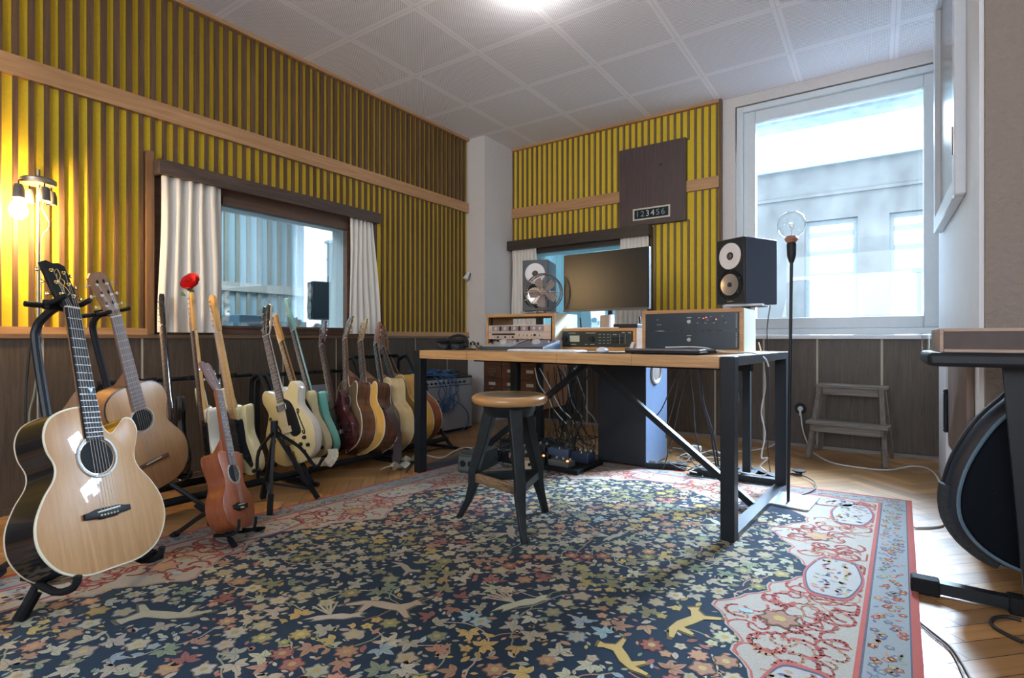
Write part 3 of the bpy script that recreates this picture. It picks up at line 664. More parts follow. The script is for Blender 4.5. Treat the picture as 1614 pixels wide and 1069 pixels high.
def guitar(name,label,cat,group,Bp,az,shape,th,zbr,znut,hl,top,side,head='book',hm=None,neckm=NKB,board=FBR,kind='ac',tail=None,T=None,nfr=20,six=True,bind=PEARL,hole=True,pins=True,guard=None,flip=1,L=None,headpx=None,hs=1.,nstr=6,tang=14,zhole=None,rh=.049,bw=1.,dots=True,headM=None):
    """Bp: world point under the body, headpx: pixel of the headstock tip (used once to find how far the guitar leans)"""
    hz=znut+max(p[1] for p in HEADS[head])*hs
    L=L or hz
    Bp=Vector(Bp); Tp=atlen(*headpx,Bp,L) if headM is None else Vector(headM)
    Z=(Tp-Bp).normalized(); n=Vector((math.cos(math.radians(az)),math.sin(math.radians(az)),0)); Y=-(n-Z*n.dot(Z)).normalized(); X=Y.cross(Z)
    M=Matrix((X,Y,Z)).transposed().to_4x4(); M.translation=Bp
    g=thing(name,label,cat,M=M,group=group); g.rotation_mode='XYZ'
    ol=outl(mir(OUT[shape]),5); yf=-th/2
    ztop=max(p[1] for p in OUT[shape] if abs(p[0])<.03)
    if kind=='ac':
        MB().prism(ol,yf+.003,th/2-.003,.0).build('body',side,g)
        MB().prism([(x*.982,z*.988+.003) for x,z in ol],th/2-.004,th/2,.001).build('back',side,g)
        MB().prism([(x*.982,z*.988+.003) for x,z in ol],yf,yf+.004,.001).build('soundboard',top,g)
        if bind:
            bd=MB(); 
            for ya,yb in((yf+.0005,yf+.0055),(th/2-.0055,th/2-.0005)): bd.prism([(x*1.006,z*1.006-.0012) for x,z in ol],ya,yb,.001)
            bd.build('binding',bind,g)
        zh=zhole or (zbr+.165*bw+.0)
        MB().lathe([(0,0),(rh,0),(rh,.0012),(0,.0012)],(0,yf-.0004,zh),(0,-1,0),32).build('soundhole',HOLE,g)
        MB().tube([(rh*1.18*math.cos(2*PI*i/40),yf-.0006,zh+rh*1.18*math.sin(2*PI*i/40)) for i in range(40)],rh*.10,5,closed=True).build('rosette',mat('rosette_inlay',(.40,.40,.36),.5,var=.6,scale=260),g)
        bwid=.075*bw; br=[(-bwid,-.010),(-bwid*.8,-.012),(-.035*bw,-.013),(-.028*bw,-.018),(.028*bw,-.018),(.035*bw,-.013),(bwid*.8,-.012),(bwid,-.010),(bwid,.006),(bwid*.75,.008),(.035*bw,.013),(-.035*bw,.013),(-bwid*.75,.008),(-bwid,.006)]
        if not pins: br=[(-bwid,-.009),(bwid,-.009),(bwid,.009),(-bwid,.009)]
        bo_=MB().prism([(x,z+zbr) for x,z in br],yf-.009,yf-.0005,.002).build('bridge',EBO if pins else ROS,g)
        MB().bar((-.037*bw,yf-.010,zbr+.003),(.037*bw,yf-.010,zbr+.007),.004,.004).build('saddle',PEARL,bo_)
        if pins:
            pm=MB()
            for i in range(nstr): pm.sphere(((i-(nstr-1)/2)*.0105*bw,yf-.010,zbr-.008),.003,n=6)
            pm.build('bridge_pins',PEARL,bo_)
        boardz0=zh+rh*.98; ysur=yf-.006
    else:
        MB().prism(ol,yf,th/2,.007 if kind!='semi' else .003).build('body',top if kind!='semi' else side,g)
        if kind=='semi':
            MB().prism([(x*.975,z*.984+.003) for x,z in ol],yf-.003,yf+.001,.002).build('carved_top',top,g)
            MB().prism([(x*1.004,z*1.004-.001) for x,z in ol],yf-.0005,yf+.004,.001).build('binding',PEARL,g)
        yb=yf-(.003 if kind=='semi' else 0)
        if guard: MB().prism(outl(guard[0],4),yb-.0025,yb-.0003,.0008).build('pickguard',guard[1],g)
        for i,zp in enumerate(kind=='semi' and (.20,.33) or (.155,.215,.275)[:3 if kind=='s' else 2]):
            pk=MB().box(-.040,.040,yb-.010,yb-.0025,zp-.018 if kind in('semi','sg') else zp-.009,zp+.018 if kind in('semi','sg') else zp+.009)
            pk.build('pickup',CHR if kind in('semi',) and i==1 else (mat('cream_plastic',(.6,.52,.34),.4) if kind=='semi' else BLKP),g,bev=.002)
        MB().box(-.042,.042,yb-.012,yb-.0003,zbr-.014,zbr+.014).build('bridge',GOLD if kind=='semi' else CHR,g,bev=.002)
        kn=[(.085,.10),(.125,.13),(.10,.055),(.14,.085)] if kind in('semi','sg') else [(.085,.11),(.105,.075),(.12,.04)]
        for kx,kz in kn: MB().lathe([(.011,0),(.010,.012),(.006,.015)],(kx,yb-.0003,kz),(0,-1,0),12).build('knob',BLKP,g)
        MB().cyl((0,th*.0,-.002),(0,0,-.012),.005).build('strap_button',CHR,g)
        MB().box(.03,.06,-.006,.006,-.0015,.0005).build('output_jack',BLKP,g) if kind!='semi' else None
        boardz0={'semi':.36,'s':.305,'sg':.30,'t':.32}[kind] if kind in('semi','s','sg','t') else .31; ysur=yf-.008; zh=None
    # neck, heel, board, frets
    wj=.030 if kind!='ac' else .0295; wn_=.0225*hs if hs<1 else .0225; hy=ysur+.006
    if kind=='ac' and hs<1: wj=.024; wn_=.019
    nk=[]; zs=[ztop-.06,ztop+.01,ztop+.05,znut-.05,znut,znut+.006]; dp=[.03,.03,.024,.021,.021,.014]
    vs=[];NS=9
    for z,d in zip(zs,dp):
        f=min(1,max(0,(z-boardz0)/(znut-boardz0))); ww=wj+(wn_-wj)*f
        for k in range(NS):
            a=PI*k/(NS-1); vs.append((math.cos(a)*ww*.97,hy+math.sin(a)*d*.95-.001,z))
    fs=[(i*NS+k,i*NS+k+1,(i+1)*NS+k+1,(i+1)*NS+k) for i in range(len(zs)-1) for k in range(NS-1)]+[(i*NS,(i+1)*NS,(i+1)*NS+NS-1,i*NS+NS-1) for i in range(len(zs)-1)]+[tuple(range(NS)),tuple(range((len(zs)-1)*NS+NS-1,(len(zs)-1)*NS-1,-1))]
    nb=MB().add(vs,fs)
    if kind=='ac': nb.prism([(-.022,ztop-.002),(.022,ztop-.002),(.018,ztop+.055),(-.018,ztop+.055)],hy+.012,th/2-.01,.004,f=lambda p:Vector((p.x,p.y if p.z<ztop+.03 else min(p.y,hy+.02),p.z)))
    nb.build('neck',neckm,g,ang=50)
    bo2=MB().add([(s_*w_,y_,z_) for z_,w_ in((boardz0,wj),(znut,wn_)) for y_ in(ysur,ysur+.006) for s_ in(-1,1)],[(0,1,3,2),(4,6,7,5),(0,4,5,1),(2,3,7,6),(0,2,6,4),(1,5,7,3)]).build('fretboard',board,g)
    fm=MB(); dm=MB(); sc_=znut-zbr
    for i in range(1,nfr+1):
        z=znut-sc_*(1-2**(-i/12)); 
        if z<boardz0+.004: break
        f=(z-boardz0)/(znut-boardz0); ww=wj+(wn_-wj)*f; fm.box(-ww,ww,ysur-.0014,ysur,z-.0011,z+.0011)
        if dots and i in(3,5,7,9,12,15,17):
            zz=z+sc_*(2**(-(i-1)/12)-2**(-i/12))/2
            for xx in ((0,) if i!=12 else(-.009,.009)): dm.lathe([(0,0),(.003,0),(.003,.0006),(0,.0006)],(xx,ysur,zz),(0,-1,0),8)
    fm.build('frets',mat('fret_metal',(.34,.33,.31),.5,metal=.5),bo2)
    if dots: dm.build('inlays',PEARL,bo2)
    MB().box(-wn_,wn_,ysur-.003,ysur+.006,znut-.001,znut+.004).build('nut',PEARL,g)
    # headstock, tuners
    ta=math.tan(math.radians(tang)); off=ysur+.004
    hf=lambda p:Vector((p.x*flip,p.y+off+(p.z)*ta,p.z+znut+.003))
    HO=[(x*hs,z*hs) for x,z in HEADS[head]]
    ho=MB().prism(HO if head=='paddle_' else outl(HO,3) if head=='fender' else HO,0,.015,.0015,f=hf).build('headstock',hm or neckm,g)
    if head in('book','flare') and kind=='semi': MB().prism([(x*1.05,z*1.01) for x,z in HO],.002,.013,.001,f=hf).build('head_binding',PEARL,ho)
    mt=tail or CHR
    if nstr==6 and head!='fender': tp=[(s_,.045*hs+.045*hs*i) for s_ in(-1,1) for i in range(3)]
    elif nstr==4 and head!='fender': tp=[(s_,.045*hs+.05*hs*i) for s_ in(-1,1) for i in range(2)]
    else: tp=[(-1,.03+.148*i/nstr) for i in range(nstr)]
    posts=[]
    for s_,z in tp:
        xe=(.036*hs if head!='fender' else .040); px_=s_*(xe-.016*hs)
        a=hf(Vector((px_,-.001,z))); b_=hf(Vector((px_,-.009,z))); posts.append(b_)
        c1=hf(Vector((s_*(xe-.004),.010,z))); c2=hf(Vector((s_*(xe+.016),.010,z)))
        t_=MB().cyl(hf(Vector((px_,.006,z))),b_,.0035,8).lathe([(.006,0),(.006,.0012)],a,b_-a,8).cyl(c1,c2,.002,6); t_.sphere(hf(Vector((s_*(xe+.018),.010,z))),.0075,n=8,sc=(.7,.5,1)); t_.build('tuner',mt,g)
    # strings
    posts=sorted(posts,key=lambda p:(p.x,p.z if p.x<0 else -p.z))
    for i in range(nstr):
        xb=(i-(nstr-1)/2)*(.0105*bw); xn=(i-(nstr-1)/2)*(2*wn_-.008)/(nstr-1)
        p3=posts[i] if i<len(posts) else (xn,off,znut+.05)
        MB().tube([(xb,(yf-.012 if kind=='ac' else yf-.014),zbr),(xn,ysur-.0035,znut+.002),p3],.00055+.0001*(nstr-i)/2,4).build('string',STR,g)
    return g,M
# the big cut-away steel-string in front
SPR.node_tree.nodes['Principled BSDF'].inputs['Specular IOR Level'].default_value=.22; SPR.node_tree.nodes['Principled BSDF'].inputs['Coat Roughness'].default_value=.03
gB_,MB_=guitar('acoustic_guitar','big natural cutaway acoustic guitar with black sides, nearest on the left','guitar',None,onZ(160,900,.125),24,'jumbo',.105,.165,.82,0,SPR,gloss('black_lacquer',(.008,.008,.010)),head='paddle',hm=EBO,board=EBO,headpx=(78,415),nfr=20,tail=GOLD,bind=PEARL,dots=False,zhole=.335,rh=.052)
# gold swirl on its headstock and blue marker at the twelfth fret
def hpt(x,z,y=-.0012): ys=-.105/2-.006+.004; return Vector((x,y+ys+z*math.tan(math.radians(14)),z+.823))
hd=[c for c in gB_.children if c.name.startswith('headstock')][0]
sw=MB()
for P_ in ([(-.012,.13),(.004,.145),(.006,.12),(-.006,.095),(.008,.075),(.012,.055),(-.004,.045),(-.012,.06)],[(-.004,.125),(-.010,.10),(.0,.08),(-.004,.06)],[(.002,.11),(.012,.10),(.006,.085)]): sw.tube([hpt(*q) for q in P_],.0016,5,sm=4)
sw.build('gold_inlay',GOLD,hd)
fb_=[c for c in gB_.children if c.name.startswith('fretboard')][0]
MB().add([(.003,-.0590,.552),(.019,-.0590,.552),(.011,-.0590,.535),(.003,-.0582,.552),(.019,-.0582,.552),(.011,-.0582,.535)],[(0,1,2),(5,4,3),(0,3,4,1),(1,4,5,2),(2,5,3,0)]).build('blue_marker',mat('blue_inlay',(.03,.25,.6),.3),fb_)
gC_,MC_=guitar('classical_guitar','plain cedar-topped classical guitar on a stand behind the big cutaway one','guitar',None,onZ(238,770,.15),18,'classic',.10,.13,.78,0,CED,wood('walnut_side',(.22,.10,.04),(.40,.20,.09),'z',.35),head='flare',hm=NKB,board=wood('grey_board',(.16,.10,.085),(.24,.16,.14),'z',.5),headpx=(150,430),nfr=18,tail=PEARL,pins=False,dots=False,bind=mat('black_line',(.02,.02,.02),.4),zhole=.325,rh=.045)
hd=[c for c in gC_.children if c.name.startswith('headstock')][0]
for s_ in(-1,1):
    ys=-.10/2-.006+.004
    for z in(.055,.10,.145): MB().sphere((s_*.013,ys+z*math.tan(math.radians(14))-.001,z+.783),.006,n=8,sc=(.8,.3,1.6)).build('tuner_slot',HOLE,hd)
gU_,MU_=guitar('ukulele','small reddish mahogany ukulele on a low stand','ukulele',None,onZ(370,836,.06),30,'uke',.075,.085,.575,0,MAH,MAH,head='crown',hm=wood('mauve_head',(.16,.085,.08),(.24,.14,.13),'z',.4),neckm=MAH,board=wood('mauve_board',(.13,.085,.08),(.2,.14,.13),'z',.5),headpx=(322,572),nfr=15,nstr=4,tail=CHR,bind=None,hs=.98,zhole=.218,rh=.034,bw=.62,dots=True)
CRE=gloss('cream_lacquer',(.62,.56,.33)); CRW=gloss('cream_white_lacquer',(.62,.62,.54)); SEA=gloss('seafoam_lacquer',(.13,.42,.35)); DRD=gloss('dark_red_lacquer',(.07,.008,.010)); BLG=gloss('black_gloss',(.008,.010,.013)); HON=wood('honey_top',(.50,.27,.05),(.66,.38,.09),'z',.2,coat=.6,bump=.02); NAT=wood('pale_natural',(.58,.42,.20),(.74,.56,.30),'z',.2,coat=.6,bump=.02); SUN=wood('dark_top',(.10,.06,.03),(.20,.12,.06),'z',.25,coat=.5,bump=.02)
TEALH=gloss('pale_seafoam',(.25,.50,.46)); WHB=gloss('off_white_edge',(.70,.66,.58))
PG=[(-.10,.10),(.02,.09),(.09,.05),(.11,.10),(.085,.18),(.09,.26),(.085,.31),(.04,.30),(0,.31),(-.05,.33),(-.10,.37),(-.105,.30),(-.095,.2)]
PG2=[(.028,.13),(.07,.12),(.115,.20),(.11,.29),(.085,.35),(.032,.36)]
gr='guitars in the long row along the wainscot'
def rack(lbl,b,h,z,az,shape,th,zbr,znut,top,side,name='electric_guitar',**k): return guitar(name,lbl,'guitar',gr,onZ(*b,z),az,shape,th,zbr,znut,0,top,side,headpx=h,**k)
rack('slim black bass guitar, first in the row, beside the left curtain',(284,755),(259,463),.10,-100,'bass',.042,.10,.82,BLG,BLG,name='bass_guitar',kind='s',head='fender',hm=BLG,neckm=BLG,board=FBR,nstr=4,tang=2)
rack('cream electric guitar with a red rose tucked behind its maple headstock',(338,752),(305,440),.11,-104,'strat',.045,.11,.76,CRW,CRW,kind='s',head='fender',neckm=MAP,board=FBR,guard=(PG,BLKP),tang=2)
rack('cream electric guitar with an all-maple neck and black pickguard, behind the ukulele',(392,745),(338,453),.11,-92,'strat',.045,.11,.76,CRE,CRE,kind='s',head='fender',neckm=MAP,board=MAP,guard=(PG,BLKP),tang=2)
gS_,MS_=rack('cream semi-hollow electric guitar with f-hole, black pickguard and black headstock',(472,730),(415,482),.11,-84,'semi',.050,.125,.76,CRE,WHB,kind='semi',head='book',hm=BLG,neckm=WHB,guard=([(.022,.17),(.10,.16),(.105,.22),(.085,.33),(.04,.37),(.024,.36)],BLKP))
f_=[(.118,.27),(.128,.285),(.118,.295),(.112,.28),(.118,.245),(.128,.20),(.135,.165),(.128,.15),(.118,.16),(.122,.172)]
MB().tube([(x,-.0292,z) for x,z in f_],.0035,6,sm=3).build('f_hole',HOLE,gS_); MB().tube([(-x,-.0292,z) for x,z in f_],.0035,6,sm=3).build('f_hole',HOLE,gS_)
MB().prism([(-.03,.03),(.03,.03),(.02,.075),(-.02,.075)],-.036,-.029,.001).build('tailpiece',GOLD,gS_)
rack('cream electric guitar with a small orange maple headstock, right of the semi-hollow one',(503,722),(437,495),.11,-98,'tele',.045,.11,.755,CRE,CRE,kind='t',head='fender',neckm=MAP,board=FBR,guard=(PG2,BLKP),tang=2)
rack('seafoam green electric guitar with matching headstock',(520,716),(455,470),.11,-104,'strat',.045,.11,.79,SEA,SEA,kind='s',head='fender',hm=TEALH,neckm=TEALH,board=FBR,guard=(PG,mat('mint_plastic',(.45,.55,.45),.4)),tang=2,hs=1.1)
rack('dark red electric guitar with cream edge and chrome tuners',(545,712),(505,508),.11,-98,'sg',.048,.12,.755,DRD,DRD,kind='sg',head='book',hm=DRD,neckm=wood('plum_neck',(.09,.03,.03),(.14,.05,.05),'z',.3),board=FBR)
rack('dark-topped acoustic guitar whose dark body stands left of the brown bound one',(560,712),(553,500),.10,-100,'cut',.10,.15,.79,SUN,ROS,name='acoustic_guitar',head='book',hm=ROS,tail=GOLD)
rack('acoustic guitar with amber top, glossy brown sides and cream binding',(594,712),(575,505),.10,-96,'cut',.105,.15,.79,HON,ROS,name='acoustic_guitar',head='book',hm=wood('tan_head',(.28,.17,.08),(.4,.27,.14),'z',.4),tail=GOLD)
rack('pale natural acoustic guitar with dark strap and reddish slotted headstock',(628,706),(597,510),.10,-106,'classic',.10,.13,.79,NAT,NAT,name='acoustic_guitar',head='flare',hm=MAH,tail=CHR,board=EBO)
guitar('acoustic_guitar','orange-yellow acoustic guitar body between the pale one and the desk leg','guitar',gr,(-2.66,2.74,.10),-106,'dread',.10,.15,.79,0,HON,HON,head='book',headpx=(602,516),L=.98)
guitar('acoustic_guitar','reddish mahogany acoustic guitar mostly hidden behind the black desk leg','guitar',gr,(-2.72,2.90,.10),-106,'dread',.10,.15,.79,0,MAH,MAH,head='book',headpx=(605,522),L=.98)
# ================================================================ STANDS FOR THE GUITARS
def guitar_stand(lbl,M,th,zy,feet,hubz,grp=None,lean=0):
    P_=lambda x,y,z: M@Vector((x,y,z))
    base=Vector((sum(f[0] for f in feet)/3,sum(f[1] for f in feet)/3,0))
    t=thing('guitar_stand',lbl,'guitar stand',base,group=grp); W_=lambda p: Vector(p)-base
    hub=P_(0,th/2+.05,hubz)
    pts=[hub,P_(0,th/2+.05,.3),P_(0,th/2+.05,zy-.12),P_(0,th/2+.035,zy-.03),P_(0,.03,zy+.005),P_(0,-.02,zy+.012)]
    MB().tube([W_(p) for p in pts],.013,10,sm=6).build('pole',BLK,t)
    yo=MB().bar(W_(P_(-.045,-.01,zy+.012)),W_(P_(.045,-.01,zy+.012)),.028,.03)
    for s_ in(-1,1): yo.tube([W_(P_(s_*.04,-.01,zy+.012)),W_(P_(s_*.042,-.05,zy+.012)),W_(P_(s_*.04,-.085,zy+.016))],.009,8)
    yo.build('neck_yoke',RUB,t,bev=.004)
    MB().cyl(W_(P_(-.05,.0,zy+.01)),W_(P_(-.09,.01,zy+.012)),.009,8).build('lock_lever',BLKP,t)
    cr=MB().bar(W_(P_(-.15,th/2+.03,.05)),W_(P_(.15,th/2+.03,.05)),.02,.02)
    for s_ in(-1,1): cr.tube([W_(P_(s_*.14,th/2+.03,.05)),W_(P_(s_*.14,0,-.012)),W_(P_(s_*.14,-th/2-.01,-.014)),W_(P_(s_*.14,-th/2-.03,.012))],.010,8,sm=3)
    cr.build('cradle',RUB,t)
    for f in feet:
        f=Vector((f[0],f[1],.012)); l=MB().tube([W_(hub),W_(hub*.5+f*.5+Vector((0,0,.03))),W_(f+Vector((0,0,.01)))],.011,8,sm=3).build('leg',BLK,t)
        d=(f-hub).normalized(); MB().cone(W_(f-d*.07+Vector((0,0,.008))),W_(f),.016,.018,10).build('rubber_foot',RUB,l)
    MB().cyl(W_(hub-Vector((0,0,.05))),W_(hub+Vector((0,0,.05))),.02,12).build('hub',BLKP,t)
    return t
guitar_stand('black tubular stand holding the big cutaway guitar',MB_,.105,.83,[(-2.037,.47),(-2.20,.90),(-2.48,.50)],.10)
guitar_stand('black tubular stand holding the classical guitar',MC_,.10,.79,[(-2.56,1.26),(-2.72,.84),(-3.05,1.10)],.10)
t=thing('ukulele_stand','low black folding stand under the ukulele','stand',(-2.2,1.15,0)); W_=lambda p: Vector(p)-Vector((-2.2,1.15,0))
ub=MU_.translation; hub=MU_@Vector((0,.06,.16))
MB().tube([W_(MU_@Vector((-.06,.045,.0))),W_(MU_@Vector((-.06,-.0,-.014))),W_(MU_@Vector((-.06,-.045,-.012))),W_(MU_@Vector((-.06,-.06,.03)))],.006,8,sm=2).tube([W_(MU_@Vector((.06,.045,.0))),W_(MU_@Vector((.06,-.0,-.014))),W_(MU_@Vector((.06,-.045,-.012))),W_(MU_@Vector((.06,-.06,.03)))],.006,8,sm=2).bar(W_(MU_@Vector((-.06,.045,0))),W_(MU_@Vector((.06,.045,0))),.012,.012).build('cradle',RUB,t)
MB().bar(W_(MU_@Vector((0,.045,0))),W_(hub),.012,.02).build('backrest',BLK,t)
for f in ((-2.073,1.115,.009),(-2.165,1.285,.009),(-2.40,1.03,.006),(-2.42,1.19,.006)):
    st=MU_@Vector((.06 if f[1]>1.15 else -.06,.0 if f[0]>-2.3 else .05,-.005 if f[0]>-2.3 else .1))
    l=MB().bar(W_(st),W_(f),.014,.014).build('leg',BLK,t); d=(Vector(f)-st).normalized(); MB().bar(W_(Vector(f)-d*.04),W_(f),.02,.02).build('rubber_foot',RUB,l)
o0=Vector((-2.43,1.50,0)); t=thing('tripod_stand','empty black folding guitar stand in front of the semi-hollow guitar','stand',o0)
ap=Vector((0,0,.37)); MB().cyl(ap-Vector((0,0,.03)),ap+Vector((0,0,.05)),.017,10).build('hub',BLKP,t)
for f in ((.117,-.095),(.075,.19),(-.15,.03)):
    f=Vector((f[0],f[1],.012)); k=ap*.3+f*.7; l=MB().bar(ap,f,.014,.018).build('leg',BLK,t); d=(f-ap).normalized(); MB().bar(f-d*.09,f,.024,.024).build('rubber_foot',RUB,l)
MB().bar((.1,-.08,.06),(-.1,.02,.10),.010,.010).bar((.06,.16,.06),(-.1,.02,.10),.010,.010).build('brace',BLK,t)
MB().tube([ap,(.07,-.12,.30),(.13,-.16,.20),(.16,-.17,.24)],.008,8,sm=4).build('arm',RUB,t); MB().tube([ap,(.06,.10,.28),(.10,.16,.18),(.13,.18,.22)],.008,8,sm=4).build('arm',RUB,t)
def rack_stand(lbl,y0,y1,zt,xb,ny):
    o0=Vector((-2.95,(y0+y1)/2,0)); t=thing('guitar_rack',lbl,'guitar rack',o0); L=lambda *p: Vector(p)-o0
    MB().cyl(L(xb,y0,zt),L(xb,y1,zt),.012,10).build('neck_bar',BLK,t)
    for yy in ny:
      for e_ in(-.035,.035):
        MB().bar(L(xb,yy+e_,zt),L(xb+.09,yy+e_,zt+.01),.018,.02).build('neck_fork',RUB,t)
    for yy in(y0,y1):
        e=MB().tube([L(xb,yy,.02),L(xb,yy,zt-.09),L(xb+.03,yy,zt-.02),L(xb+.08,yy,zt),L(xb+.13,yy,zt-.04),L(-2.78,yy,.20),L(-2.62,yy,.018)],.013,8,sm=4).build('end_frame',BLK,t)
        MB().cyl(L(xb-.01,yy,.012),L(-2.56,yy,.012),.012,8).build('foot_bar',BLK,t)
    MB().cyl(L(-2.90,y0,.085),L(-2.90,y1,.085),.013,8).cyl(L(-2.66,y0,.075),L(-2.66,y1,.075),.013,8).build('base_bar',BLK,t)
    MB().cyl(L(-2.90,y0+.02,.085),L(-2.90,y1-.02,.085),.019,8).build('foam_sleeve',RUB,t); MB().cyl(L(-2.66,y0+.02,.075),L(-2.66,y1-.02,.075),.019,8).build('foam_sleeve',RUB,t)
    return t
rack_stand('black tube guitar rack at the left, holding the bass and the rose guitar',1.02,1.80,.60,-3.16,[1.2,1.45,1.62])
rack_stand('black tube guitar rack in the middle, holding the cream and seafoam guitars',1.84,2.47,.59,-3.16,[2.0,2.15,2.3])
rack_stand('black tube guitar rack nearest the amplifier, with the tallest bar',2.50,3.03,.678,-3.18,[2.6,2.75,2.9])
# rose
hp=onY(305,446,1.40); o0=Vector(onX(303,447,-2.97)); t=thing('rose','red rose with green leaves tucked behind a guitar headstock','flower',o0)
REDP=mat('rose_petal',(.62,.03,.03),.6,var=.25,scale=60); LEAFM=mat('rose_leaf',(.08,.17,.06),.6,var=.2)
for ri,(n_,rr,tl) in enumerate(((3,.010,.2),(5,.018,.5),(6,.027,.9),(7,.033,1.25))):
    for i in range(n_):
        a=2*PI*i/n_+ri; vs=[]
        for u in range(5):
            for v in range(5):
                uu=(u/4-.5)*1.5; vv=v/4; r=rr*(.35+.65*math.sin(vv*PI*.5)*math.sin(tl)+.25*vv); 
                vs.append((math.cos(a+uu*.9)*r,math.sin(a+uu*.9)*r,vv*.036*math.cos(tl*.6)-.01+.004*math.cos(uu*2)))
        vs2=[(x*.94,y*.94,z-.001) for x,y,z in vs]; q=25
        fs=[(u*5+v,u*5+v+1,u*5+v+6,u*5+v+5) for u in range(4) for v in range(4)]; fs+=[tuple(q+k for k in reversed(f)) for f in fs]
        MB().add(vs+vs2,fs,T=Matrix.Rotation(1.0,4,'X')@Matrix.Rotation(.45,4,'Y')@Matrix.Scale(1.25,4)).build('petal',REDP,t,ang=80)
MB().tube([(0,0,-.01),(-.012,-.01,-.06),(-.005,-.006,-.13)],.003,6,sm=5).build('stem',LEAFM,t)
for (x,y,z,a) in ((-.028,-.012,-.035,2.7),(-.05,-.01,-.02,3.3),(-.035,-.02,-.055,3.6)):
    k=[(0,0,0),(.018,.012,.004),(.036,.010,.002),(.052,0,-.004),(.036,-.010,.002),(.018,-.012,.004)]
    MB().add([Vector(p) for p in k]+[Vector(p)-Vector((0,0,.0012)) for p in k],[(0,1,2,3,4,5),(11,10,9,8,7,6)]+[(i,(i+1)%6,6+(i+1)%6,6+i) for i in range(6)],T=Matrix.Translation((x,y,z))@Matrix.Rotation(a-PI*.2,4,'Z')@Matrix.Rotation(1.0,4,'X')@Matrix.Scale(1.2,4)).build('leaf',LEAFM,t)
# straps
def strap(lbl,pts,w,m,side=(0,1,0)):
    P_=crv([Vector(p) for p in pts],6); vs=[]; side=Vector(side)
    for i,p in enumerate(P_):
        d=(P_[min(i+1,len(P_)-1)]-P_[max(i-1,0)]).normalized(); s_=(side-d*side.dot(d)).normalized(); nn=d.cross(s_)*.0015
        vs+=[p-s_*w/2-nn,p+s_*w/2-nn,p+s_*w/2+nn,p-s_*w/2+nn]
    n_=len(P_); fs=[(4*i+k,4*i+(k+1)%4,4*i+4+(k+1)%4,4*i+4+k) for i in range(n_-1) for k in range(4)]+[(3,2,1,0),(4*n_-4,4*n_-3,4*n_-2,4*n_-1)]
    return tag(MB().add(vs,fs).build('guitar_strap',m),lbl,'strap')
strap('dark leather strap hanging down over the pale natural guitar',[onX(602,645,-2.62),onX(612,643,-2.54),onX(622,668,-2.50),onX(627,700,-2.50),onX(622,742,-2.51),onX(612,749,-2.56)],.055,mat('strap_leather',(.035,.018,.020),.6,var=.2),(1,.5,0))
strap('patterned cream strap looped under the seafoam guitar',[onX(498,722,-2.62),onX(505,733,-2.52),onX(515,732,-2.46),onX(525,718,-2.48),onX(524,708,-2.56)],.055,mat('strap_floral',(.52,.48,.36),.8,var=.5,scale=90),(.3,1,0))
for i,(a,b) in enumerate(((622,738),(640,728))): strap(('pale cloth strap lying flat on the floor beside the desk leg','second pale strap lying crumpled against the front desk leg')[i],[onZ(a-18,b+2,.02),onZ(a-4,b-4,.05),onZ(a+8,b,.015),onZ(a+20,b-10,.03)],.05,mat('strap_pale',(.50,.48,.38),.8),(0,1,0))
# ================================================================ LAMP WITH BULB CLUSTER (far left)
o0=Vector((-3.20,.806,0)); t=thing('cluster_lamp','tall thin lamp with four hanging sockets, one bulb lit, behind the big guitar','lamp',o0)
STL=mat('aged_metal',(.30,.27,.23),.4,metal=.7,var=.2)
MB().lathe([(0,0),(.10,0),(.10,.012),(.02,.02),(0,.02)]).build('base_plate',STL,t); MB().cyl((0,0,.012),(0,0,1.60),.007,10).build('pole',STL,t)
MB().lathe([(.0,1.530),(.062,1.530),(.066,1.538),(.066,1.552),(.055,1.560),(0,1.560)]).build('ring_plate',STL,t)
LIT=mat('lit_bulb',(1,.9,.7),.3,emit=(1,.68,.32),es=270)
for i,a in enumerate((-1.4,.15,1.9,3.5)):
    x,y=math.cos(a)*.055,math.sin(a)*.055; 
    if i==0: x,y=.028,-.075
    MB().tube([(x*.8,y*.8,1.535),(x,y,1.53),(x,y,1.515)],.003,6).build('wire',BLK,t)
    s_=MB().lathe([(.0,1.515),(.014,1.512),(.020,1.495),(.022,1.45),(.017,1.45),(.010,1.505),(0,1.505)],(x,y,0)).build('lamp_socket',mat('socket_grey',(.13,.115,.10),.5),t)
    if i==0:
        MB().lathe([(0,1.355),(.014,1.357),(.028,1.372),(.033,1.395),(.027,1.42),(.014,1.445),(.012,1.455),(0,1.455)],(x,y,0)).build('bulb',LIT,s_); bulbp=o0+Vector((x,y,1.395))
MB().tube([(0,0,1.53),(.02,.015,1.46),(.015,.01,1.42),(.035,.03,1.36),(.015,.03,1.33),(.01,.01,1.28),(.01,.008,1.10),(-.005,.012,.8)],.0022,6,sm=6).build('cord',STL,t)
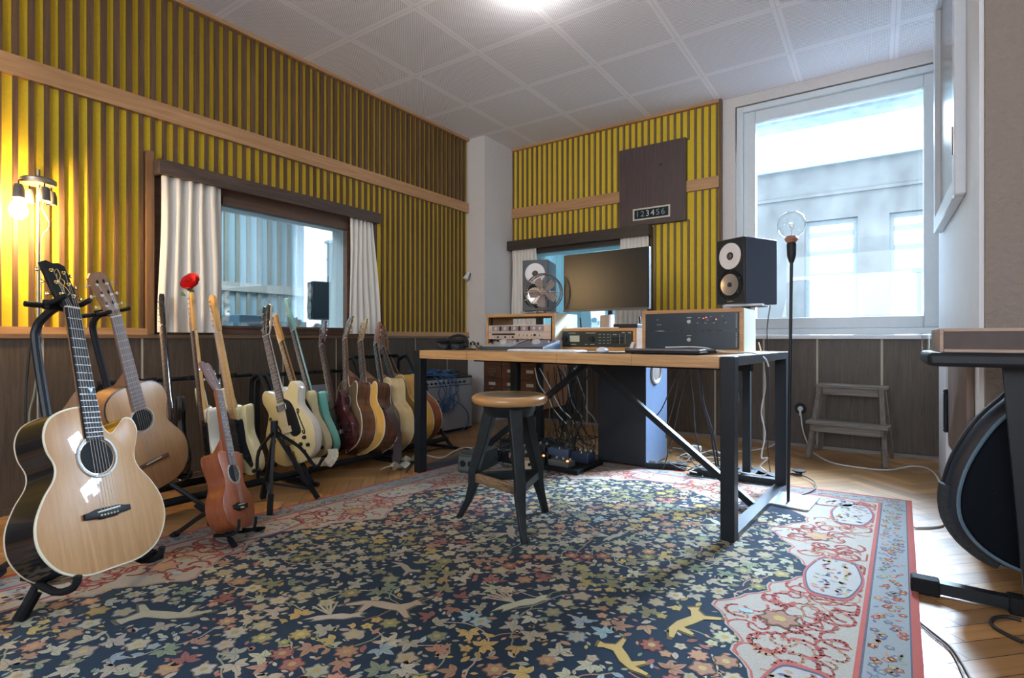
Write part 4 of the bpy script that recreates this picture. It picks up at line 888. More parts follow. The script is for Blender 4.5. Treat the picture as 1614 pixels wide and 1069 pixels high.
# ================================================================ THE DESK
o0=Vector((-2.325,2.40,0)); ang=math.atan2(2.28-2.40,-.50+2.325); MT=Matrix.Translation(o0)@Matrix.Rotation(ang,4,'Z'); DL=1.83; DD=.95
desk=thing('desk','long studio desk with butcher-block top on black steel frame','desk',M=MT)
DTOP=wood('butcher_block',(.30,.15,.06),(.62,.38,.18),'x',.42,1.1,bump=.06)
tm=MB(); tm.box(.030,DL-.030,-.035,DD+.03,.700,.749); tm.build('desk_top',DTOP,desk,bev=.002)
for x,y in((0,0),(DL,0),(0,DD),(DL,DD)): B(x-.0275,x+.0275,y-.0275,y+.0275,.0,.749).build('leg',BLK,desk,bev=.002)
for x in(0,DL):
    B(x-.0275,x+.0275,.028,DD-.028,.0,.035).build('floor_rail',mat('steel_rail',(.09,.10,.115),.32,metal=.6,var=.15),desk); B(x-.0275,x+.0275,.028,DD-.028,.712,.7485).build('end_rail',mat('steel_rail',(0,0,0)),desk)
B(.03,DL-.03,DD/2-.02,DD/2+.02,.665,.699).build('centre_rail',BLK,desk)
for x in(0,DL): MB().bar((DL/2+(.02 if x else -.02),DD/2,.67),(x+(-.03 if x else .03),DD/2,.03),.035,.03).build('brace',BLK,desk)
sm=MB()
for x in(.42,1.02,1.42): sm.box(x,x+.0012,-.0358,-.0348,.701,.748)
sm.build('joint_lines',mat('joint_dark',(.12,.06,.03),.7),desk)
# ================================================================ STOOL
o0=Vector((-1.34,1.94,.0075)); t=thing('workshop_stool','three-legged black workshop stool with round worn wooden seat','stool',o0)
STM=mat('stool_black',(.009,.013,.016),.45,var=.5,scale=25,spec=.35)
m,N,L,b=_nt('worn_seat'); tc=N.new('ShaderNodeTexCoord'); nz=N.new('ShaderNodeTexNoise'); nz.inputs['Scale'].default_value=9; nz.inputs['Detail'].default_value=5; L.new(tc.outputs['Object'],nz.inputs[0])
ln=N.new('ShaderNodeVectorMath'); ln.operation='LENGTH'; sx=N.new('ShaderNodeVectorMath'); sx.operation='MULTIPLY'; sx.inputs[1].default_value=(1,1,0); L.new(tc.outputs['Object'],sx.inputs[0]); L.new(sx.outputs[0],ln.inputs[0])
ma=N.new('ShaderNodeMath'); ma.operation='MULTIPLY_ADD'; L.new(nz.outputs['Fac'],ma.inputs[0]); ma.inputs[1].default_value=.10; L.new(ln.outputs['Value'],ma.inputs[2])
cr=N.new('ShaderNodeValToRGB'); cr.color_ramp.elements[0].position=.165; cr.color_ramp.elements[0].color=(.10,.085,.055,1); cr.color_ramp.elements[1].position=.205; cr.color_ramp.elements[1].color=(.42,.22,.085,1)
L.new(ma.outputs[0],cr.inputs[0]); L.new(cr.outputs[0],b.inputs['Base Color']); b.inputs['Roughness'].default_value=.3; b.inputs['Coat Weight'].default_value=.3; SEAT=m
MB().lathe([(0,.525),(.13,.525),(.158,.530),(.169,.545),(.166,.560),(.152,.569),(.10,.566),(.03,.562),(0,.562)],n=48).build('seat',SEAT,t,ang=60)
MB().lathe([(0,.478),(.100,.478),(.108,.49),(.118,.525),(0,.525)],n=32).build('seat_plate',STM,t)
ft=[Vector((-.236,-.062,0)),Vector((.178,-.158,0)),Vector((.052,.220,0))]; kn_=[]
for f in ft:
    d=f.normalized(); k=Vector((d.x*.172,d.y*.172,.19)); kn_.append(k); sd=Vector((-d.y,d.x,0)); vs=[]
    for p,wa,wb in ((d*.085+Vector((0,0,.52)),.030,.026),(d*.125+Vector((0,0,.36)),.024,.024),(k+Vector((0,0,.03)),.022,.021),(k+Vector((0,0,-.03)),.021,.020),(d*.195+Vector((0,0,.09)),.016,.016),(f*1.0,.013,.013)):
        vs+=[p-sd*wa-d*wb,p+sd*wa-d*wb,p+sd*wa+d*wb,p-sd*wa+d*wb]
    MB().add(vs,[(4*i+k_,4*i+(k_+1)%4,4*i+4+(k_+1)%4,4*i+4+k_) for i in range(5) for k_ in range(4)]+[(3,2,1,0),(20,21,22,23)]).build('leg',STM,t,bev=.004,ang=50)
WORN=wood('worn_stretcher',(.03,.027,.022),(.30,.19,.10),'x',.6,1.5)
for a,b_ in((0,1),(1,2),(0,2)): MB().bar(kn_[a],kn_[b_],.022,.040).build('stretcher',WORN if (a,b_)==(0,1) else STM,t,bev=.004)
# ================================================================ FLOOR LAMP
o0=Vector((-.365,2.985,.0075)); t=thing('floor_lamp','slim black floor lamp with a clear globe bulb on a square steel base','lamp',o0,math.radians(-6))
MB().prism([(-.105,-.115),(-.09,-.125),(.09,-.125),(.105,-.115),(.105,.115),(.09,.125),(-.09,.125),(-.105,.115)],-.012,0,.002,T=Matrix.Rotation(-PI/2,4,'X')).build('base_plate',mat('lamp_plate',(.42,.44,.46),.30,metal=.7,var=.05),t)
MB().cyl((0,-.04,.0),(.015,-.04,1.20),.0075,12).build('pole',BLK,t)
MB().lathe([(0,0),(.010,0),(.016,.02),(.020,.035),(.022,.09),(.017,.10),(0,.10)],(.015,-.04,1.185)).build('lamp_socket',BLKP,t)
MB().lathe([(0,0),(.020,0),(.032,.018),(.022,.032),(.017,.034),(0,.034)],(.015,-.04,1.283)).build('collar',mat('copper_collar',(.45,.22,.16),.35,metal=.6),t)
GL=glass('bulb_glass',(.94,.96,.97),.10)
MB().lathe([(.016,-.068),(.030,-.060),(.052,-.042),(.064,-.012),(.064,.012),(.052,.040),(.030,.058),(.0,.066)],(.015,-.04,1.373),n=32).build('bulb',GL,t,ang=80)
MB().tube([(.015,-.04,1.31),(.015,-.04,1.345),(.003,-.04,1.375),(.015,-.04,1.36),(.027,-.04,1.375),(.017,-.04,1.345)],.0018,5).build('filament',mat('filament',(.5,.4,.3),.4,metal=.5),t)
# ================================================================ STEP STOOL
o0=Vector((-.18,4.17,0)); t=thing('step_stool','weathered grey wooden two-step stool against the brown panels','step stool',o0,math.radians(-6))
GW=wood('grey_wood',(.10,.085,.07),(.26,.23,.20),'x',.7,1.4); GWZ=wood('grey_wood_z',(.09,.075,.06),(.20,.17,.145),'z',.7,1.4)
B(-.205,.205,.13,.30,.478,.50).build('top_step',GW,t,bev=.004); B(-.232,.232,-.045,.13,.238,.26).build('lower_step',GW,t,bev=.004)
for s_ in(-1,1):
    MB().bar((s_*.175,.15,.478),(s_*.215,-.03,0),.028,.045).build('front_leg',GWZ,t); MB().bar((s_*.175,.28,.478),(s_*.215,.36,0),.028,.045).build('rear_leg',GWZ,t)
    MB().bar((s_*.20,-.02,.215),(s_*.195,.31,.215),.02,.04).build('side_rail',GWZ,t)
B(-.17,.17,.145,.165,.43,.478).build('apron',GW,t); B(-.19,.19,-.02,-.002,.19,.238).build('apron',GW,t)
# ================================================================ WALL SOCKETS
for i,(px,py) in enumerate(((1237,642),(1262,644))):
    p=onY(px,py,4.592); t=thing('wall_socket',('black round wall socket with white plug, left one of the pair','black round wall socket with white plug, right one nearer the step stool')[i],'socket',p)
    MB().lathe([(0,-.008),(.040,-.008),(.042,0),(.036,.006),(.030,.006),(.026,0),(0,0)],(0,0,0),(0,-1,0),28).build('cover',BLKP,t)
    q=thing('power_plug',('white power plug in the left wall socket','white power plug in the right wall socket')[i],'plug',p+Vector((0,-.012,0)))
    MB().lathe([(0,0),(.019,0),(.019,.02),(.014,.028),(0,.028)],(0,0,0),(0,-1,0),20).build('plug_body',WIREW,q); MB().cone((0,-.018,-.005),(0,-.028,-.05),.010,.006,10).build('cable_sleeve',WIREW,q)
# ================================================================ KEYBOARD STAND TABLE (right edge), CASE ON IT, GIG BAG
o0=Vector((.35,2.18,0)); t=thing('keyboard_stand','black metal stand with flat top at the right edge','stand',o0)
B(-.23,.95,-.15,.22,.738,.780).build('top_slab',BLKP,t,bev=.012)
MB().bar((-.015,0,.74),(.035,0,.03),.055,.020,up=(0,1,0)).build('leg',BLK,t); MB().bar((.75,0,.74),(.69,0,.03),.055,.020,up=(0,1,0)).build('leg',BLK,t)
for x in(0.0,): 
    MB().bar((-.25,.005,.028),(.10,-.005,.028),.035,.035).build('foot_bar',BLK,t); B(-.265,-.19,-.022,.032,.0,.050).build('rubber_foot',RUB,t,bev=.006)
MB().bar((.62,.0,.028),(.95,0,.028),.035,.035).build('foot_bar',BLK,t); B(.93,1.0,-.025,.025,0,.05).build('rubber_foot',RUB,t,bev=.006)
B(-.03,.05,-.03,.03,.0,.05).build('rubber_foot',RUB,t,bev=.006)
t=thing('wooden_case','long wooden-edged case with dark front panel on the black stand','case',(.15,2.06,.780))
ring(MB(),0,.9,0,.072,.010,0,.30).box(.01,.89,.012,.29,.01,.062).build('case_frame',wood('case_edge',(.30,.20,.15),(.48,.34,.26),'x',.5),t,bev=.002); B(.010,.89,.004,.0118,.010,.062).build('front_panel',mat('case_panel',(.075,.05,.045),.6),t)
t=thing('drinking_glass','small clear plastic cup beside the wooden case','cup',(.135,2.22,.780)); MB().lathe([(.016,0),(.020,0),(.022,.06),(.020,.06),(.018,.003),(0,.003)],n=20).build('cup',GL,t)
# gig bag: rounded lower end of an instrument bag leaning on the wall
t=thing('gig_bag','bulky black padded gig bag with rounded end leaning behind the stand','bag',(.62,2.40,0))
g0=[(1487,775),(1491,812),(1512,845),(1545,872),(1580,890),(1614,902)]; g1=[(1487,765),(1497,735),(1517,697),(1545,660),(1580,630),(1614,608)]
bl=[onY(px,py,2.36) for px,py in g0]; bu=[onY(px,py,2.36) for px,py in reversed(g1[1:])]
pts=[(p.x-.62,p.z) for p in bu]+[(p.x-.62,p.z) for p in bl]; pts+=[(0.0,.010),(.15,.012),(.27,.08),(.34,.2),(.34,.34),(.28,.48),(.15,.60),(0,.655),(-.08,.66)]
gb=outl(pts,3)
GAB=mat('bag_nylon',(.010,.015,.028),.45,var=.3,scale=14,bump=.15,spec=.5); GIN=mat('bag_front',(.003,.005,.009),.8,spec=.12)
MB().prism(gb,-.09,.085,.035).build('bag_body',GAB,t,ang=60)
sh=lambda k,dx=0,dz=0:[((x)*k+dx,(z-.33)*k+.33+dz) for x,z in gb]
MB().prism(sh(.93,.01),-.115,-.088,.012).build('front_panel',GIN,t,ang=60)
MB().tube([(x,-.104,z) for x,z in sh(.945,.01)],.006,6,closed=True).build('piping',mat('piping_blue',(.10,.16,.22),.35),t)
MB().prism(outl([(-.20,.14),(-.14,.10),(-.05,.12),(-.03,.30),(-.10,.40),(-.17,.36)],3),-.135,-.112,.010).build('pocket',GIN,t)
MB().tube([(x*1.004,-.02,(z-.33)*1.004+.33) for x,z in gb],.007,6,closed=True).build('zip',BLKP,t)
MB().tube([(-.36,-.06,.36),(-.37,-.085,.33),(-.35,-.10,.31),(-.31,-.11,.33)],.007,6,sm=4).build('zip_pull',RUB,t)
MB().tube([(-.05,-.10,.60),(.02,-.14,.66),(.12,-.14,.66),(.18,-.10,.58)],.014,8,sm=4).build('handle',RUB,t)
nb_=[q for q in gb if q[0]<-.30 and q[1]<.34]
MB().tube([(x*.985+.004,-.050,(z-.33)*.985+.33) for x,z in nb_],.028,8).build('bumper',mat('ribbed_rubber',(.02,.025,.03),.8,var=.8,scale=160,bump=.8),t)
# ================================================================ ON AND AROUND THE DESK
ZT=.750
def speaker(lbl,loc,rz):
    t=thing('studio_monitor',lbl,'speaker',loc,rz); w,h,d=.192,.372,.275; y=-d/2
    CAB=mat('cabinet_dark',(.045,.06,.095),.42,var=.06); BAF=mat('baffle_dark',(.015,.017,.022),.35)
    B(-w/2,w/2,y+.018,d/2,0,h).build('cabinet',CAB,t,bev=.004); B(-w/2,w/2,y,y+.018,0,h).build('baffle',BAF,t,bev=.003)
    WG=mat('waveguide_white',(.66,.65,.66),.4,var=.03)
    MB().lathe([(0,.0012),(.022,.0015),(.050,.003),(.070,.006),(.075,.004),(.075,-.001),(0,-.001)],(0,y,.273),(0,-1,0),40).build('waveguide',WG,t,ang=60)
    MB().lathe([(0,.003),(.021,.004),(.023,.001),(0,.001)],(0,y,.273),(0,-1,0),24).build('tweeter_plate',BAF,t)
    MB().sphere((0,y-.002,.273),.017,sc=(1,.6,1)).build('tweeter_dome',mat('dome_grey',(.10,.09,.09),.3,metal=.5),t)
    MB().lathe([(.060,0),(.066,.008),(.082,.009),(.086,.004),(.086,-.002),(.060,-.002)],(0,y,.110),(0,-1,0),40).build('woofer_surround',RUB,t,ang=60)
    for k in range(6):
        a=PI/3*k+.4; MB().cyl((.078*math.cos(a),y-.008,.110+.078*math.sin(a)),(.078*math.cos(a),y-.0105,.110+.078*math.sin(a)),.003,8).build('screw',CHR,t)
    MB().lathe([(0,.0015),(.020,.0018),(.048,.004),(.061,.007),(.061,.0),(0,.0)],(0,y,.110),(0,-1,0),40).build('woofer_cone',mat('cone_silver',(.62,.56,.50),.28,metal=.75,var=.04),t,ang=60)
    MB().sphere((0,y-.004,.110),.014,sc=(1,.8,1)).build('phase_plug',BAF,t)
    text('amphion',.012,mat('logo_grey',(.35,.36,.38),.4),t,Matrix.Translation((0,y-.0008,.016))@FRONT)
    return t
speaker('dark studio monitor on a stand in front of the bright window',(-.635,3.345,1.017),math.radians(-28.6))
speaker('dark studio monitor on a stand left of the computer screen, behind the fan',(-2.115,3.46,1.022),math.radians(17))
def spk_stand(lbl,x,y,top,rz):
    t=thing('speaker_stand',lbl,'speaker stand',(x,y,0),rz)
    B(-.021,.021,-.021,.021,.03,top-.012).build('column',BLK,t,bev=.002); B(-.10,.10,-.11,.11,top-.012,top-.001).build('top_plate',mat('plate_grey',(.35,.36,.40),.4,metal=.4),t)
    MB().bar((-.30,-.08,.022),(.22,-.06,.022),.05,.042).build('base_bar',BLK,t); MB().bar((-.27,-.05,.022),(0,.16,.022),.045,.040).build('base_bar',BLK,t); MB().bar((.20,-.04,.022),(0,.16,.022),.045,.040).build('base_bar',BLK,t); B(-.05,.05,-.10,.08,.02,.045).build('base_bracket',BLK,t)
    return t
spk_stand('black speaker stand with triangular base behind the right end of the desk',-.635,3.345,1.017,0)
spk_stand('black speaker stand carrying the left monitor behind the desk',-2.115,3.46,1.022,0)
# computer screen on its arm
A=onY(888,403,3.06); C_=onY(1022,400,3.02); lo_=onY(888,492,3.06); yaw=math.atan2(C_.y-A.y,C_.x-A.x); wS=(C_-A).length; hS=A.z-lo_.z
t=thing('computer_screen','wide dark computer screen above the rack cases','screen',(A.x,A.y,lo_.z),yaw)
B(0,wS,.004,.035,0,hS).build('screen_casing',BLKP,t,bev=.003); B(.004,wS-.004,0,.0045,.014,hS-.004).build('display',mat('display_glass',(.008,.012,.016),.30,var=.02,spec=.5),t); B(.0,wS,-.002,.004,0,.012).build('chin',mat('chin_grey',(.06,.07,.08),.35),t)
B(wS/2-.06,wS/2+.06,.035,.06,.10,.22).build('mount_plate',BLK,t)
t=thing('screen_arm','black jointed arm holding up the computer screen','monitor arm',(-1.42,3.19,ZT))
B(-.05,.05,-.04,.04,0,.02).build('clamp_base',BLK,t); MB().cyl((0,0,.02),(0,0,.33),.016).build('post',BLK,t); MB().bar((0,0,.32),(.0,-.075,.37),.035,.04).build('arm',BLK,t)
for i,(px,x2) in enumerate(((915,917),(1008,1011))):
    a=onY(px,488,3.13); b_=onY(x2,520,3.13); a.z=min(a.z,.955); q=tag(MB().bar(a,b_-Vector((0,0,.012)),.010,.010).bar(b_-Vector((0,0,.012)),b_+Vector((0,0,.012)),.022,.022).build('microphone_stalk',BLK),('thin black stalk under the left part of the screen','thin black stalk under the right corner of the screen')[i],'stalk')
def case(lbl,x0,x1,y0,d,h,rightm,name='rack_case',rz=0):
    t=thing(name,lbl,'rack case',(x0,y0,ZT),rz); w=x1-x0; q=.018
    MB().box(0,w,0,d,h-q,h).box(0,w,0,d,0,q).box(0,q,0,d,q,h-q).box(w-q,w,0,d,q,h-q).build('case_shell',OAK,t,bev=.001)
    B(w,w+.003,.004,d,0,h).build('side_panel',rightm,t)
    return t,w,q
CREAMP=mat('cream_panel',(.62,.58,.44),.6,var=.04)
KN=mat('knob_pale',(.45,.43,.42),.35)
ta,w,q=case('open oak rack case at the left holding two silver rack units',-2.199,-1.665,2.90,.30,.229,CREAMP)
for x in(q+.001,w-q-.014): B(x,x+.013,.012,.03,q,.229-q).build('rack_rail',BLKP,ta)
def unit(par,x0,x1,z0,z1,m,lbl,y=-.004,d=.2):
    L0=par.matrix_world if par else Matrix(); t=thing('rack_unit',lbl,'rack unit'); t.location=par.location+Vector((x0,y,z0)); W_=x1-x0; H_=z1-z0
    B(0,W_,0,.004,0,H_).build('front_plate',m,t); B(.02,W_-.02,.0045,d,.002,H_-.002).build('chassis',BLKP,t)
    return t,W_,H_
SIL=mat('silver_mauve',(.46,.40,.39),.35,metal=.4,var=.04); MAU=mat('mauve_inset',(.22,.19,.24),.5)
bpy.context.view_layer.update()
u,W_,H_=unit(ta,.024,w-.024,.113,.158,SIL,'upper silver rack unit with round dials in the left case')
B(.03,W_-.05,-.001,0,.006,.039).build('dial_panel',MAU,u)
for i in range(5): MB().lathe([(0,0),(.011,0),(.011,.006),(0,.006)],(.065+i*.075,-.001,.022),(0,-1,0),16).build('dial',KN,u)
for i in range(4): B(.093+i*.075,.108+i*.075,-.003,0,.008,.036).build('meter',BLKP,u)
MB().lathe([(0,0),(.010,0),(.010,.008),(0,.008)],(W_-.075,-.001,.022),(0,-1,0),14).build('dial',KN,u)
u,W_,H_=unit(ta,.024,w-.024,.066,.111,SIL,'lower silver rack unit with rows of small knobs in the left case')
MB().box(.03,.215,-.001,0,.026,.038).build('display_strip',BLKP,u)
for i in range(6): MB().cyl((.05+i*.03,0,.013),(.05+i*.03,-.008,.013),.006,8).build('knob',BLKP if i%2 else KN,u)
for i in range(6): MB().cyl((.245+i*.031,0,.026),(.245+i*.031,-.010,.026),.007,10).build('knob',BLKP if i==4 else KN,u)
for i in range(11): B(.035+i*.038,.05+i*.038,-.0006,0,.004,.007).build('marking',MAU,u) if i>4 else None
tb,w,q=case('low oak rack case in the middle holding one black rack unit',-1.713,-1.176,3.0,.30,.133,wood('side_dark_oak',(.09,.045,.02),(.18,.10,.05),'y'))
GRN=mat('unit_black_green',(.012,.022,.022),.35)
u,W_,H_=unit(tb,.020,w-.020,.020,.113,GRN,'black rack unit with small pale screen and many buttons in the middle case')
B(.085,.152,-.003,0,.030,.068).build('screen',mat('lcd_pale',(.45,.47,.38),.3),u)
for x,r in((.048,.019),(.235,.018)): MB().lathe([(r,0),(r*.9,.012),(0,.012)],(x,0,.046),(0,-1,0),20).build('dial',BLKP,u)
LT=mat('legend_grey',(.38,.40,.38),.5)
for i in range(3):
    for j in range(4): B(.283+i*.027,.297+i*.027,-.002,0,.018+j*.018,.024+j*.018).build('button',mat('button_grey',(.16,.18,.18),.4),u)
for x0_,x1_,z in((.075,.125,.082),(.195,.262,.082),(.09,.13,.012),(.19,.205,.012),(.225,.255,.012),(.375,.40,.072),(.432,.452,.083),(.470,.49,.083)): B(x0_,x1_,-.0008,0,z,z+.004).build('legend',LT,u)
for i in range(3):
    for j in range(2): MB().cyl((.375+i*.028,0,.030+j*.022),(.375+i*.028,-.008,.030+j*.022),.007,8).build('knob',BLKP,u)
for x in(.360,.418,.452): B(x,x+.0012,-.0007,0,.018,.078).build('divider_line',LT,u)
for x in(.006,W_-.012):
    for z in(.01,H_-.014): B(x,x+.004,-.001,0,z,z+.004).build('screw',LT,u)
tc_,w,q=case('tall oak rack case at the right end holding two wide black rack units',-1.027,-.530,2.71,.29,.216,CREAMP)
BBK=mat('unit_blue_black',(.008,.018,.030),.35)
for k,(z0,z1) in enumerate(((.020,.108),(.110,.197))):
    u,W_,H_=unit(tc_,.020,w-.020,z0,z1,BBK,('lower wide black rack unit with one round silver button in the right case','upper wide black rack unit with round silver button and tiny red lights')[k],d=.25)
    MB().cyl((.225,0,.045),(.225,-.006,.045),.0095,18).build('power_button',KN,u)
    B(.214,.236,-.0006,0,.063,.067).build('legend',LT,u)
    for j in range(7): B(W_-.012,W_-.008,-.0008,0,.012+j*.010,.018+j*.010).build('status_light',LT,u)
    if k:
        for x,z in((.292,.058),(.305,.062),(.352,.052)): B(x,x+.006,-.0012,0,z,z+.004).build('red_light',mat('red_led',(.6,.05,.04),.4,emit=(1,.1,.08),es=1.5),u)
        for x,z in((.27,.062),(.325,.066),(.38,.068),(.262,.036),(.30,.036),(.34,.036),(.395,.036),(.31,.05),(.06,.055),(.062,.030),(.075,.030)): B(x,x+.008,-.0006,0,z,z+.003).build('legend',LT,u)
        for x in(.285,.335,.385): MB().cyl((x,0,.050),(x,-.007,.050),.009,12).build('knob',BBK,u)
# fan
fc=onY(857,461,2.99); t=thing('table_fan','vintage wire table fan with pinkish blades on the left rack case','fan',(fc.x,fc.y,ZT+.229),math.radians(18)); fz=fc.z-ZT-.229; FM=mat('fan_metal',(.16,.145,.14),.35,metal=.7); BLD=mat('fan_blade',(.42,.33,.30),.35,metal=.2)
r=.118
MB().tube([(r*math.cos(a*PI/20),-.03,fz+r*math.sin(a*PI/20)) for a in range(40)],.0045,8,closed=True).build('guard_ring',FM,t); MB().tube([(r*math.cos(a*PI/20),.03,fz+r*math.sin(a*PI/20)) for a in range(40)],.0035,8,closed=True).build('guard_ring',FM,t)
for k in range(9):
    rr=.012+.0115*k+.006; MB().tube([(rr*math.cos(a*PI/16),-.055+.025*(rr/r)**2,fz+rr*math.sin(a*PI/16)) for a in range(32)],.0009,4,closed=True).build('guard_wire',FM,t)
for k in range(8):
    a=PI/4*k; MB().tube([(0,-.056,fz),(.06*math.cos(a),-.050,fz+.06*math.sin(a)),(r*math.cos(a),-.03,fz+r*math.sin(a)),(r*1.0*math.cos(a),.03,fz+r*math.sin(a)),(.03*math.cos(a),.05,fz+.03*math.sin(a))],.0016,5).build('guard_spoke',BLD if k%2==0 else FM,t)
for k in range(5):
    a0=2*PI*k/5+.75; vs=[]
    for i in range(5):
        rr=.018+.078*i/4
        for j in range(4): 
            a=a0+(j-1.5)*(.13+.05*math.sin(PI*i/4))*(.026/rr)**.35*2.0; vs.append((rr*math.cos(a),-.015+(j-1.5)*.008,fz+rr*math.sin(a)))
    vs+=[(x,y+.002,z) for x,y,z in vs]; fs=[(i*4+j,i*4+j+1,i*4+j+5,i*4+j+4) for i in range(4) for j in range(3)]; fs+=[tuple(20+v for v in reversed(f)) for f in fs]
    MB().add(vs,fs).build('blade',BLD,t,ang=80)
MB().lathe([(0,0),(.024,0),(.022,.012),(.010,.018),(0,.018)],(0,-.03,fz),(0,-1,0),24).build('hub',BLD,t); MB().lathe([(.0,0),(.034,.01),(.036,.05),(.02,.085),(0,.085)],(0,.01,fz),(0,1,0),20).build('motor',FM,t)
for s_ in(-1,1): MB().tube([(s_*.035,.03,fz-.105),(s_*.055,.02,.01),(s_*.07,.02,.004)],.004,6,sm=3).build('foot',FM,t)
MB().tube([(0,.05,fz-.03),(0,.05,.006),(0,.09,.006)],.006,6).build('foot',FM,t)
# small things on the desk
t=thing('headphones','black headphones lying folded at the left end of the desk','headphones',(-2.195,2.58,ZT),.4)
for i,(x,y) in enumerate(((-.075,.0),(.02,-.025))):
    MB().lathe([(0,0),(.044,0),(.050,.012),(.046,.034),(.034,.044),(0,.046)],(x,y,0.0),(.15,.05,1),24).build('ear_cup',BLKP,t,ang=60); MB().tube([(x+.036*math.cos(a*PI/10),y+.036*math.sin(a*PI/10),.052) for a in range(20)],.011,8,closed=True).build('ear_pad',RUB,t)
MB().tube([(-.09,.04,.03),(-.06,.07,.075),(.0,.06,.09),(.06,.02,.075),(.085,-.03,.03),(.07,-.05,.02)],[.009]*31,8,sm=6).build('headband',BLKP,t); MB().tube([(.02,-.06,.006),(.09,-.05,.006),(.13,.0,.006),(.09,.04,.03),(.12,-.02,.05),(.16,-.03,.006),(.26,-.05,.006),(.42,.0,.006)],.0035,6,sm=6).build('cord',WIRE,t)
def console(lbl,x0,x1,m,kn):
    t=thing('desktop_controller',lbl,'controller',(x0,2.60,ZT),0); w=x1-x0
    MB().prism([(0,0),(.20,0),(.20,.060),(.012,.022),(0,.020)],0,w,.001,T=Matrix(((0,1,0,0),(1,0,0,0),(0,0,1,0),(0,0,0,1)))).build('housing',mat('console_base',(.02,.04,.07),.4),t)
    f=lambda x,s_:Vector((x,.012+.188*s_,.0235+.038*s_))
    MB().add([f(.004,.02),f(w-.004,.02),f(w-.004,.98),f(.004,.98)]+[f(.004,.02)-Vector((0,0,.003)),f(w-.004,.02)-Vector((0,0,.003)),f(w-.004,.98)-Vector((0,0,.003)),f(.004,.98)-Vector((0,0,.003))],[(0,1,2,3),(7,6,5,4),(0,4,5,1),(1,5,6,2),(2,6,7,3),(3,7,4,0)]).build('top_plate',m,t)
    MB().lathe([(.026,0),(.024,.016),(.018,.022),(0,.022)],f(w*.5,.5),(0,-.2,1),24).build('big_dial',KN,t)
    for i,(a,s_) in enumerate(kn): MB().lathe([(.008,0),(.006,.012),(0,.012)],f(w*a,s_),(0,-.2,1),10).build('knob',KN if i%2 else BLKP,t)
console('small slanted controller with silver top in front of the left rack case',-2.02,-1.80,mat('console_silver',(.52,.53,.55),.35,metal=.3),[(.15,.7),(.25,.8),(.8,.75),(.85,.5),(.15,.4),(.3,.85)])
console('small slanted controller with grey-blue top beside the silver one',-1.79,-1.57,mat('console_blue',(.17,.18,.24),.4,metal=.3),[(.2,.8),(.35,.85),(.8,.8),(.85,.6)])
t=thing('cable_box','little beige patch box with black knobs at the left case corner','patch box',(-2.13,2.66,ZT)); B(-.05,.06,-.03,.04,0,.028).build('housing',mat('beige_box',(.42,.36,.25),.5),t,bev=.003)
for i in range(4): MB().cyl((-.035+i*.028,0,.028),(-.035+i*.028,0,.046),.008,8).build('knob',BLKP,t)
t=thing('keyboard','thin white computer keyboard at the front of the desk','keyboard',(-1.46,2.45,ZT),math.radians(-3)); B(-.215,.215,-.06,.06,0,.010).build('keyboard_case',mat('alu_white',(.62,.63,.64),.4),t,bev=.003)
for r_ in range(5):
    for c_ in range(15):
        if r_ or c_<4 or c_>9: B(-.208+c_*.0278,-.184+c_*.0278,-.054+r_*.0216,-.035+r_*.0216,.010,.0125).build('key',mat('key_white',(.72,.72,.72),.5),t)
B(-.095,.065,-.054,-.035,.010,.0125).build('key',mat('key_white',(.72,.72,.72),.5),t)
tag(B(-1.235,-1.02,2.36,2.53,ZT,ZT+.002).build('mouse_pad',BLKP),'thin black mouse pad under the white mouse','mouse pad')
t=thing('mouse','white computer mouse on the black pad','mouse',(-1.13,2.44,ZT+.002),.2); MB().sphere((0,0,.006),.05,n=20,sc=(.62,1.05,.42)).build('mouse_shell',mat('mouse_white',(.70,.70,.70),.3),t)
for v in t.children[0].data.vertices: v.co.z=max(v.co.z,0)
t=thing('laptop','closed dark laptop in front of the right rack case','laptop',(-.80,2.47,ZT),math.radians(-4)); B(-.175,.175,-.11,.12,.003,.014).build('laptop_base',BLKP,t,bev=.004); B(-.175,.175,-.11,.12,.0145,.023).build('laptop_lid',mat('lid_grey',(.22,.22,.24),.3,metal=.6),t,bev=.003)
for x in(-.15,.15): MB().cyl((x,-.08,0),(x,-.08,.004),.008,8).build('rubber_foot',RUB,t)
t=thing('adapter','small white and black adapter between the middle and right rack cases','adapter',(-1.065,2.66,ZT)); B(-.03,.02,-.02,.03,0,.02).build('housing',BLKP,t,bev=.003); MB().bar((.0,0,.02),(.012,0,.050),.02,.016).build('plug',WIREW,t)
t=thing('router','flat black box lying on top of the middle rack case','network box',(-1.24,3.10,ZT+.133)); B(-.10,.055,-.05,.05,0,.025).build('housing',BLKP,t,bev=.004)
tag(B(-1.46,-1.39,3.12,3.145,ZT+.133,ZT+.133+.085).build('cardboard_box',mat('cardboard',(.42,.30,.22),.8),bev=.002),'small upright brown cardboard box beneath the screen','box')
tag(B(-1.388,-1.376,3.10,3.15,ZT+.133,ZT+.133+.086).build('white_card',WHITE),'thin upright white card beside the little cardboard box','card')
tag(B(-1.60,-1.30,3.03,3.10,ZT+.1335,ZT+.139).build('paper_sheet',WHITE),'white sheet of paper on top of the middle rack case','paper')
